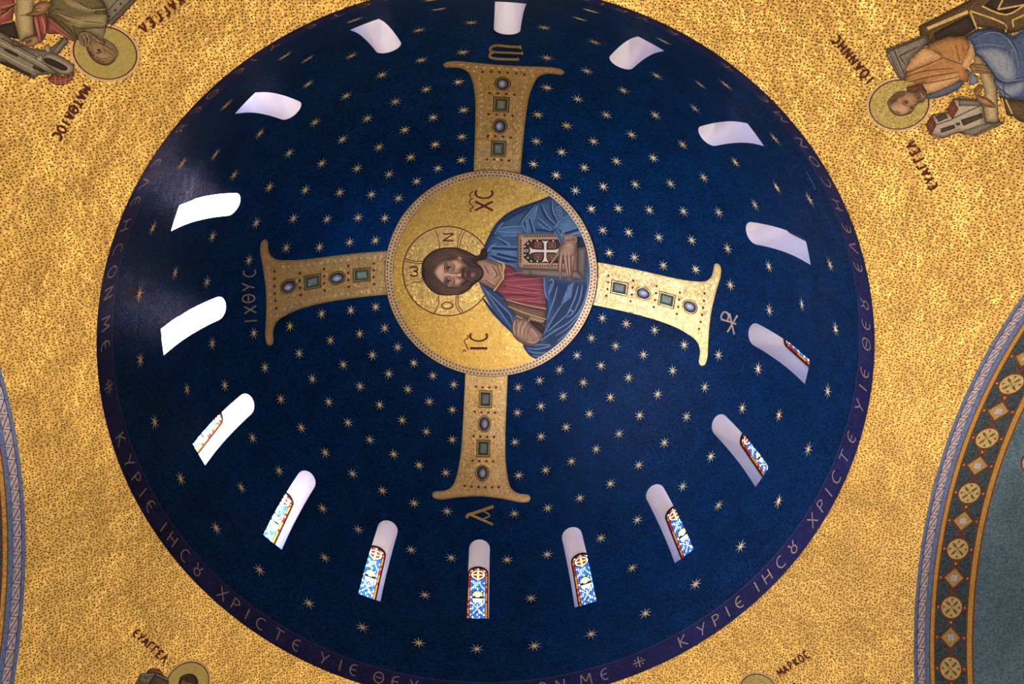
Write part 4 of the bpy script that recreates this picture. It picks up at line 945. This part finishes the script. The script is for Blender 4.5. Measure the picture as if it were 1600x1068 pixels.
P_('brow_light', [(640, 560), (720, 520), (800, 600), (880, 660), (830, 735), (730, 715), (660, 650)], XX, F_aged, hd, 5.1)
patch('eye', [XX(ellipse(716, 588, 17, 12, 10)), XX(ellipse(626, 616, 13, 10, 10))], on_pend, M_dark, hd, 6.0)
L_('face_wrinkle', [[(690, 692), (760, 722), (845, 700)], [(684, 668), (760, 694), (860, 668)], [(540, 400), (575, 450), (572, 530)], [(500, 430), (535, 475), (540, 540)], [(590, 398), (622, 450), (612, 515)], [(596, 498), (626, 522)], [(760, 560), (790, 590), (770, 630)], [(640, 480), (690, 510)]], XX, 0.9, M_brown, hd, 5.9)
L_('face_light', [[(655, 645), (625, 580), (590, 545)], [(690, 560), (740, 556)], [(520, 420), (558, 470), (556, 535)], [(565, 395), (600, 450), (592, 520)], [(660, 470), (720, 520), (770, 540)]], XX, 1.3, F_aged, hd, 5.85)
L_('brow', [[(676, 620), (720, 622), (762, 600)], [(598, 642), (640, 648), (664, 634)]], XX, 1.7, M_dark, hd, 6.0)
L_('hair_line', [[(800, 478), (870, 530), (932, 600)], [(790, 508), (870, 570), (942, 640)], [(776, 540), (860, 612), (925, 668)], [(640, 420), (700, 470), (770, 500)]], XX, 0.9, M_scroll, hd, 6.0)
L_('face_line', [[(690, 590), (715, 575), (745, 588)], [(700, 604), (740, 600)], [(590, 590), (612, 620), (645, 612)], [(560, 560), (620, 570), (655, 625)], [(620, 400), (660, 460), (760, 520), (850, 600), (920, 660)], [(500, 420), (560, 460), (600, 440)], [(560, 548), (602, 640), (662, 712), (742, 757), (832, 763), (912, 712)]], XX, 1.2, M_brown, hd, 5.8)
L_('hair_light', [[(800, 500), (880, 560)], [(780, 530), (870, 600), (930, 650)], [(640, 430), (720, 490)], [(510, 440), (580, 420)]], XX, 0.9, M_scroll, hd, 5.8)
P_('scroll', [(290, -90), (640, -90), (620, 60), (600, 280), (620, 632), (440, 702), (390, 762), (340, 845), (350, 720), (312, 560), (275, 300)], YY, M_scroll, fig, 4.4, False)
L_('scroll_curl', [ellipse(275, 795, 62, 52, 12) + [(337, 795)], [(340, 850), (400, 850), (500, 850)]], YY, 1.1, M_dark, fig, 5.0, False)
P_('hand', [(470, 252), (600, 190), (622, 110), (700, 42), (830, 12), (945, 55), (905, 130), (785, 252), (600, 282)], YY, M_skin, fig, 5.0)
P_('hand', [(390, 742), (480, 690), (650, 642), (722, 715), (700, 792), (580, 852), (450, 850), (480, 792), (560, 742), (430, 770)], YY, M_skin, fig, 5.0)
L_('hand_line', [[(470, 255), (600, 200), (700, 190)], [(600, 180), (625, 110), (700, 45), (830, 12)], [(480, 275), (640, 275), (790, 252)], [(640, 150), (760, 120)], [(640, 210), (740, 200)], [(390, 745), (490, 690), (650, 642)], [(450, 765), (580, 730)], [(370, 272), (480, 262)]], YY, 1.0, M_brown, fig, 5.6)
word('EYAGGEL', (293, -9), (224, 43), 15, on_pend, M_inscr, fig, 0.25, stretch=0.8)
word('MATQAIOC', (133, 140), (90, 212), 14.5, on_pend, M_inscr, fig, 0.25, stretch=0.85)

# --- figure in blue and orange
fig = tag(empty('evangelist_mosaic', on_pend(1500, 90) * S), 'haloed figure in orange and blue robe bent over a scroll beside red-roofed buildings', 'mosaic', 'evangelist mosaics in the four corners')
J1 = tile(1360, 80, 7.629); J2 = tile(1440, 0, 4.856); JF = tile(1260, 0, 3.444); ID = lambda p: p
P_('chair', [(-20, 200), (20, 180), (380, -10), (600, -120), (1000, -120), (1000, 200), (650, 252), (560, 215), (430, 205), (320, 275), (200, 275), (100, 312), (0, 365)], J2, M_wood, fig, 2.0, False)
P_('chair_panel', [(90, 250), (240, 170), (360, 110), (410, 205), (320, 268), (200, 270), (110, 300)], J2, M_dark, fig, 2.5, False)
P_('chair_panel', [(470, 45), (640, 105), (777, 40), (777, -40), (560, -40)], J2, M_dark, fig, 2.5, False)
L_('chair_frame_light', [[(45, 215), (200, 150), (355, 85)]], J2, 5.5, M_goldline, fig, 3.0, False)
L_('chair_frame_light', [[(370, 80), (420, 210)], [(370, 78), (620, 170), (640, 240)], [(460, 42), (640, 108), (790, 30)], [(580, 68), (625, -20)], [(580, 68), (790, 30)], [(690, 150), (790, 105)], [(690, 150), (700, 200)]], J2, 2.6, M_goldline, fig, 3.0, False)
L_('chair_line', [[(-10, 195), (380, 0)], [(30, 235), (70, 310)], [(60, 225), (360, 100)], [(630, 180), (660, 250)]], J2, 1.4, M_dark, fig, 3.4, False)
P_('chair_side', [(424, 262), (470, 248), (640, 185), (655, 225), (560, 320), (528, 450), (500, 420), (450, 320)], JF, M_grey, fig, 2.2, False)
L_('chair_line', [[(428, 285), (470, 262), (640, 195)], [(470, 262), (530, 400)], [(450, 300), (510, 420)], [(500, 300), (530, 340)], [(500, 300), (600, 250)], [(430, 290), (500, 420)]], JF, 1.5, M_dark, fig, 2.9, False)
P_('chair_side_light', [(432, 295), (450, 285), (515, 405), (505, 425)], JF, M_greyl, fig, 2.7, False)
halo_at(fig, 1404.3, 163.2)
rb = P_('robe', [(1413.7, 133), (1414, 122), (1417.7, 110), (1425.5, 94.4), (1436, 82.6), (1460.6, 63.8), (1481, 57), (1501.8, 56.6), (1514, 61.8), (1520, 72), (1522.4, 84), (1516, 101), (1512, 107), (1516, 115), (1514, 125.6), (1491.5, 134), (1460.6, 144), (1452, 145), (1444, 130), (1416, 137)], ID, M_orange, fig, 3.0, False)
P_('robe_light', [(460, 150), (560, 30), (640, -40), (780, 0), (860, 60), (640, 150), (440, 230)], J1, F_orange, rb, 3.6)
P_('robe_light', [(640, 385), (1000, 250), (1068, 320), (900, 420), (700, 490)], J1, F_orange, rb, 3.5)
P_('robe_light', [(300, 480), (350, 410), (370, 330), (395, 370), (390, 440), (350, 520)], J2, F_orange, rb, 3.6)
L_('robe_fold', [[(430, 250), (640, 170), (860, 70), (760, 0)], [(430, 300), (650, 230), (1000, 200)], [(430, 370), (700, 300), (1060, 240)], [(440, 400), (700, 370), (1000, 310), (1068, 280)], [(860, 70), (1068, 140)], [(415, 260), (415, 380)]], J1, 1.4, mosaic('robe_rust', (0.13, 0.05, 0.018), var=0.2), rb, 4.2)
L_('robe_fold', [[(100, 340), (180, 420), (300, 480), (320, 440), (365, 350), (350, 300)], [(260, 330), (290, 460)], [(310, 330), (330, 400)], [(90, 370), (150, 410)]], J2, 1.4, mosaic('robe_rust', (0.13, 0.05, 0.018)), rb, 4.2)
L_('robe_fold', [[(440, 270), (650, 190), (840, 90)], [(440, 350), (700, 270), (1000, 230)], [(640, 380), (700, 480)]], J1, 1.2, M_scroll, rb, 4.3)
L_('robe_fold', [[(110, 340), (190, 425), (300, 470)], [(300, 470), (375, 350), (360, 300)], [(350, 520), (400, 420), (385, 330)]], J2, 1.2, M_scroll, rb, 4.3)
bl = P_('mantle', [(325, 275), (420, 222), (520, 207), (640, 242), (700, 275), (860, 150), (1000, 100), (1000, 760), (777, 762), (680, 752), (600, 712), (560, 652), (545, 570), (470, 452), (405, 405), (390, 342)], J2, M_bluer, fig, 3.2, False)
P_('mantle_light', [(420, 375), (560, 355), (660, 400), (720, 500), (720, 595), (640, 612), (550, 545), (470, 440)], J2, F_bluel, bl, 3.8)
P_('mantle_light', [(560, 600), (640, 640), (777, 600), (777, 690), (660, 740), (590, 690)], J2, F_bluel, bl, 3.8)
L_('mantle_fold', [[(400, 345), (520, 330), (640, 350)], [(400, 300), (520, 240), (640, 270), (720, 400), (740, 560)], [(650, 380), (650, 560)], [(690, 370), (690, 500)], [(690, 720), (777, 640)], [(700, 260), (777, 220)], [(560, 560), (640, 612), (777, 590)]], J2, 1.5, M_bluel, bl, 4.5)
L_('mantle_fold', [[(330, 280), (430, 230), (560, 225), (680, 300), (750, 420)], [(545, 560), (620, 620), (777, 612)], [(560, 640), (640, 700), (700, 750)], [(620, 640), (640, 740)], [(470, 450), (540, 560)]], J2, 1.5, mosaic('robe_navy', (0.015, 0.02, 0.05)), bl, 4.6)
P_('robe_hem', [(680, 505), (1068, 335), (1080, 430), (900, 522), (760, 560), (670, 560)], J1, mosaic('robe_slate2', (0.11, 0.12, 0.17), var=0.25), fig, 3.3)
P_('sleeve', [(330, 520), (400, 560), (430, 590), (420, 630), (360, 640), (370, 580)], J2, M_bluel, fig, 3.6)
hd = P_('head', [(205, 612), (240, 560), (330, 482), (430, 470), (520, 480), (570, 520), (605, 590), (545, 640), (502, 712), (430, 747), (340, 757), (270, 727), (228, 680)], J1, M_skin, fig, 4.0)
P_('neck', [(430, 420), (620, 380), (680, 480), (600, 470), (520, 490), (440, 470)], J1, M_skind, fig, 3.6, False)
P_('hair', [(203, 612), (250, 540), (330, 482), (430, 470), (410, 525), (340, 560), (290, 600), (232, 645)], J1, F_jhair, hd, 4.6)
P_('beard', [(540, 500), (600, 450), (660, 478), (674, 540), (640, 592), (590, 592), (555, 560)], J1, F_jbeard, hd, 4.6)
P_('brow_light', [(250, 660), (300, 620), (400, 620), (460, 680), (420, 735), (340, 745), (280, 715)], J1, F_jskin, hd, 4.5)
for x, y in ((432, 600), (500, 665)):
    P_('eyelid', [(x - 40, y - 30), (x, y - 38), (x + 36, y - 5), (x + 20, y + 30), (x - 25, y + 25)], J1, F_jeye, hd, 5.0)
    patch('iris', [J1(ellipse(x, y, 15, n=10))], on_pend, M_brown, hd, 5.5)
L_('face_line', [[(205, 612), (250, 545), (330, 482), (430, 470)], [(228, 680), (272, 728), (342, 758), (432, 748), (502, 712), (560, 620)], [(390, 570), (392, 620), (440, 640)], [(465, 650), (545, 605)], [(250, 590), (330, 560)], [(250, 615), (340, 580)], [(310, 700), (360, 730)], [(270, 700), (350, 740)], [(570, 470), (600, 520), (570, 560)], [(610, 470), (640, 520)], [(540, 590), (610, 600), (650, 580)]], J1, 1.1, M_brown, hd, 5.4)
L_('face_light', [[(470, 640), (548, 600)], [(420, 560), (470, 560), (500, 600)], [(600, 490), (640, 540)]], J1, 1.3, M_skinl, hd, 5.5)
P_('footstool', [(585, 715), (680, 752), (860, 765), (860, 960), (760, 930), (640, 862)], J2, M_wood, fig, 2.8, False)
L_('footstool_line', [[(610, 740), (640, 860)], [(640, 750), (690, 860)], [(690, 880), (740, 920), (800, 940)]], J2, 2.2, M_goldline, fig, 3.4, False)
P_('building', [(35, 940), (80, 872), (200, 850), (190, 832), (240, 748), (290, 738), (440, 760), (470, 800), (482, 912), (600, 922), (625, 930), (400, 1027), (280, 1002), (165, 1042), (75, 1022)], J2, M_greyl, fig, 3.0, False)
P_('building_shade', [(280, 745), (440, 762), (460, 800), (282, 800)], J2, M_grey, fig, 3.4, False); P_('building_shade', [(280, 1000), (480, 930), (600, 925), (400, 1025)], J2, M_grey, fig, 3.4, False)
for rp in ([(35, 940), (80, 872), (117, 940), (75, 1022)], [(190, 832), (240, 748), (282, 822), (235, 902)]):
    r_ = P_('roof', rp, J2, M_brick, fig, 3.6, False)
    (a, b, c, d) = rp; mid = lambda p, q, t: (p[0] + (q[0] - p[0]) * t, p[1] + (q[1] - p[1]) * t)
    L_('roof_joint', [[mid(a, b, t), mid(d, c, t)] for t in (.33, .66)] + [[mid(a, d, t), mid(b, c, t)] for t in (.33, .66)], J2, 0.8, M_dark, r_, 4.0, False)
for wp in ([(143, 972), (250, 940), (257, 968), (152, 1005)], [(300, 905), (460, 853), (470, 888), (320, 950)], [(108, 882), (180, 852), (202, 890), (130, 922)], [(258, 930), (290, 922), (296, 945), (266, 950)]):
    P_('window_opening', wp, J2, mosaic('window_brown', (0.07, 0.05, 0.03), var=0.2), fig, 3.8, False)
L_('building_line', [[(35, 940), (75, 1022), (165, 1042), (280, 1002), (400, 1027), (625, 930)], [(117, 940), (235, 902)], [(240, 895), (460, 790)], [(240, 748), (440, 760)], [(80, 872), (190, 850)]], J2, 1.1, M_dark, fig, 4.2, False)
P_('scroll', [(400, 412), (450, 430), (470, 470), (530, 560), (572, 660), (587, 922), (490, 922), (466, 800), (482, 700), (440, 552), (400, 482)], J2, M_scroll, fig, 4.2, False)
L_('scroll_curl', [ellipse(612, 908, 20, 16, 10) + [(632, 908)], [(490, 924), (590, 928)], [(466, 800), (490, 922)], [(572, 660), (587, 922)]], J2, 1.1, M_dark, fig, 4.8, False)
P_('hand', [(365, 495), (420, 478), (470, 482), (525, 522), (520, 552), (440, 550), (385, 540)], J2, M_skin, fig, 4.8)
P_('hand', [(400, 690), (440, 640), (470, 660), (440, 720), (510, 740), (562, 792), (548, 812), (480, 802), (430, 760)], J2, M_skin, fig, 4.8)
L_('hand_line', [[(400, 500), (520, 525)], [(400, 520), (520, 540)], [(420, 715), (500, 750), (555, 795)], [(440, 770), (545, 805)], [(345, 655), (410, 690), (450, 640)], [(270, 720), (430, 745)]], J2, 1.1, M_brown, fig, 5.4)
word('IOANNHC', (1360, 125), (1307.5, 62), 14.5, on_pend, M_inscr, fig, 0.24, stretch=0.85)
L_('letter_accent', [[(1342.5, 119.5), (1347.5, 125.5)]], ID, 1.8, M_inscr, fig, 3.2, False)
word('eYAGGEL', (1458, 291), (1424, 226), 14.5, on_pend, M_inscr, fig, 0.24, stretch=0.8)
word('.', (1424.5, 214.5), (1423.8, 213), 14, on_pend, M_inscr, fig, 0.22)

# --- figure at the lower left: only the top shows
fig = tag(empty('evangelist_mosaic', on_pend(260, 1075) * S), 'dark-haired haloed head and grey building peeping in at the bottom edge', 'mosaic', 'evangelist mosaics in the four corners')
K1 = tile(190, 970, 10.0)
halo_at(fig, 292.6, 1067.5, 0.0555)
P_('hair', [(885, 1000), (895, 930), (920, 870), (980, 832), (1070, 815), (1150, 850), (1190, 920), (1198, 1010), (1180, 1120), (1120, 1180), (960, 1180), (900, 1100)], K1, M_hair, fig, 3.6)
P_('face', [(905, 1010), (930, 940), (960, 905), (1010, 945), (1080, 950), (1120, 980), (1110, 1100), (1040, 1190), (950, 1180), (905, 1100)], K1, M_skin, fig, 4.2)
L_('hair_strand', [[(940, 890), (1000, 850), (1080, 850)], [(1060, 840), (1070, 930)], [(1110, 850), (1130, 950)], [(990, 850), (960, 900)]], K1, 0.9, M_hairl, fig, 4.6)
P_('robe', [(900, 1180), (1150, 1180), (1400, 1300), (1500, 1700), (700, 1700), (760, 1300)], K1, M_rosy, fig, 3.2, False)
P_('dome_roof', [(395, 800), (440, 752), (510, 732), (590, 752), (640, 810), (655, 865), (530, 880)], K1, mosaic('roof_maroon', (0.10, 0.025, 0.022), var=0.3), fig, 2.4)
L_('dome_rib', [[(430, 790), (500, 750), (560, 750)], [(470, 800), (540, 770), (600, 790)], [(540, 805), (600, 800), (640, 850)]], K1, 1.0, M_rosyl, fig, 2.9)
P_('building', [(210, 980), (290, 820), (530, 810), (735, 905), (745, 1250), (180, 1250)], K1, M_grey, fig, 2.8, False)
P_('building_gable', [(410, 1000), (530, 828), (735, 920), (740, 1100)], K1, mosaic('stone_dark', (0.10, 0.08, 0.065), var=0.25), fig, 3.2, False)
L_('building_line', [[(290, 822), (530, 812), (735, 906)], [(530, 845), (720, 930)], [(525, 830), (410, 985)], [(350, 885), (415, 892)], [(275, 930), (300, 940), (270, 985)], [(315, 985), (340, 940)], [(360, 960), (385, 958), (390, 990)], [(500, 970), (530, 945), (560, 975)]], K1, 1.6, M_dark, fig, 3.6, False)
L_('building_edge_light', [[(540, 830), (730, 915)], [(300, 832), (510, 824)]], K1, 1.2, M_greyl, fig, 3.7, False)
word('eYAGGEL', (213, 988.5), (256.5, 1028), 12.5, on_pend, M_inscr, fig, 0.24, stretch=0.85)
word('.', (259.6, 1034.5), (261, 1036), 12, on_pend, M_inscr, fig, 0.22)

# --- figure at the lower right: only the edge of the halo shows
fig = tag(empty('evangelist_mosaic', on_pend(1200, 1085) * S), 'sliver of a halo at the bottom edge under the name beginning M A P K', 'mosaic', 'evangelist mosaics in the four corners')
K2 = tile(1130, 1000, 10.0)
halo_at(fig, 1186.5, 1085, 0.0555)
P_('hair', [(480, 900), (460, 820), (500, 740), (570, 710), (650, 740), (690, 820), (670, 920), (570, 980)], K2, M_hair, fig, 3.6)
P_('face', [(500, 900), (500, 820), (560, 790), (640, 800), (650, 900), (580, 970)], K2, M_skin, fig, 4.2)
P_('robe', [(420, 980), (740, 980), (1000, 1500), (100, 1500)], K2, M_bluer, fig, 3.2, False)
P_('dome_roof', [(1010, 800), (1050, 700), (1110, 664), (1170, 700), (1210, 800)], K2, mosaic('roof_maroon', (0.10, 0.025, 0.022)), fig, 2.6)
word('MAPKOC', (1219.5, 1050), (1259.5, 1022.5), 12.0, on_pend, M_inscr, fig, 0.24, stretch=0.75)

# --- small marks: a signature low on the drum, and the edge of a disc in the vault beyond the arch
def on_drum(px, py, off=0.0):
    d = ray(px, py); A = d.x ** 2 + d.y ** 2; b = CAM.x * d.x + CAM.y * d.y; q = CAM.x ** 2 + CAM.y ** 2 - 1
    P = CAM + d * ((-b + math.sqrt(max(b * b - A * q, 0))) / A); return Vector((P.x * (1 - off), P.y * (1 - off), P.z))
sg = []
for x, y in ((1262.4, 269.8), (1264.5, 273.2), (1266.3, 277.1), (1267.6, 279.4), (1268.8, 281.8), (1270.2, 284.2), (1271.4, 286.6), (1273.0, 289.5), (1273.8, 292.0), (1274.8, 294.3)):
    sg += ribbon([(x - 1.6, y - 0.4), (x + 0.6, y + 0.5)], 0.9, n=1)
tag(patch('signature_marks', sg, on_drum, mosaic('pale_blue_marks', (0.16, 0.26, 0.36), var=0.2), dome, 2.0), kind='stuff')
f3, u_, v_ = vault_map(1)
vc = [o for o in bpy.data.objects if o.name.startswith('vault_ceiling') and 'right edge' in o.get('label', '')][0]
EV = lambda pts: [(-0.1 + y * D_(1) / RA, 1.392 + x) for x, y in pts]
patch('disc_ring', [EV(ellipse(0, 0, 0.040, n=28))], lambda t, s_, off: f3(t, s_, off), M_trust, vc, 2.0, 1.2)
patch('disc', [EV(ellipse(0, 0, 0.036, n=28))], lambda t, s_, off: f3(t, s_, off), M_tpink, vc, 2.6, 1.2)
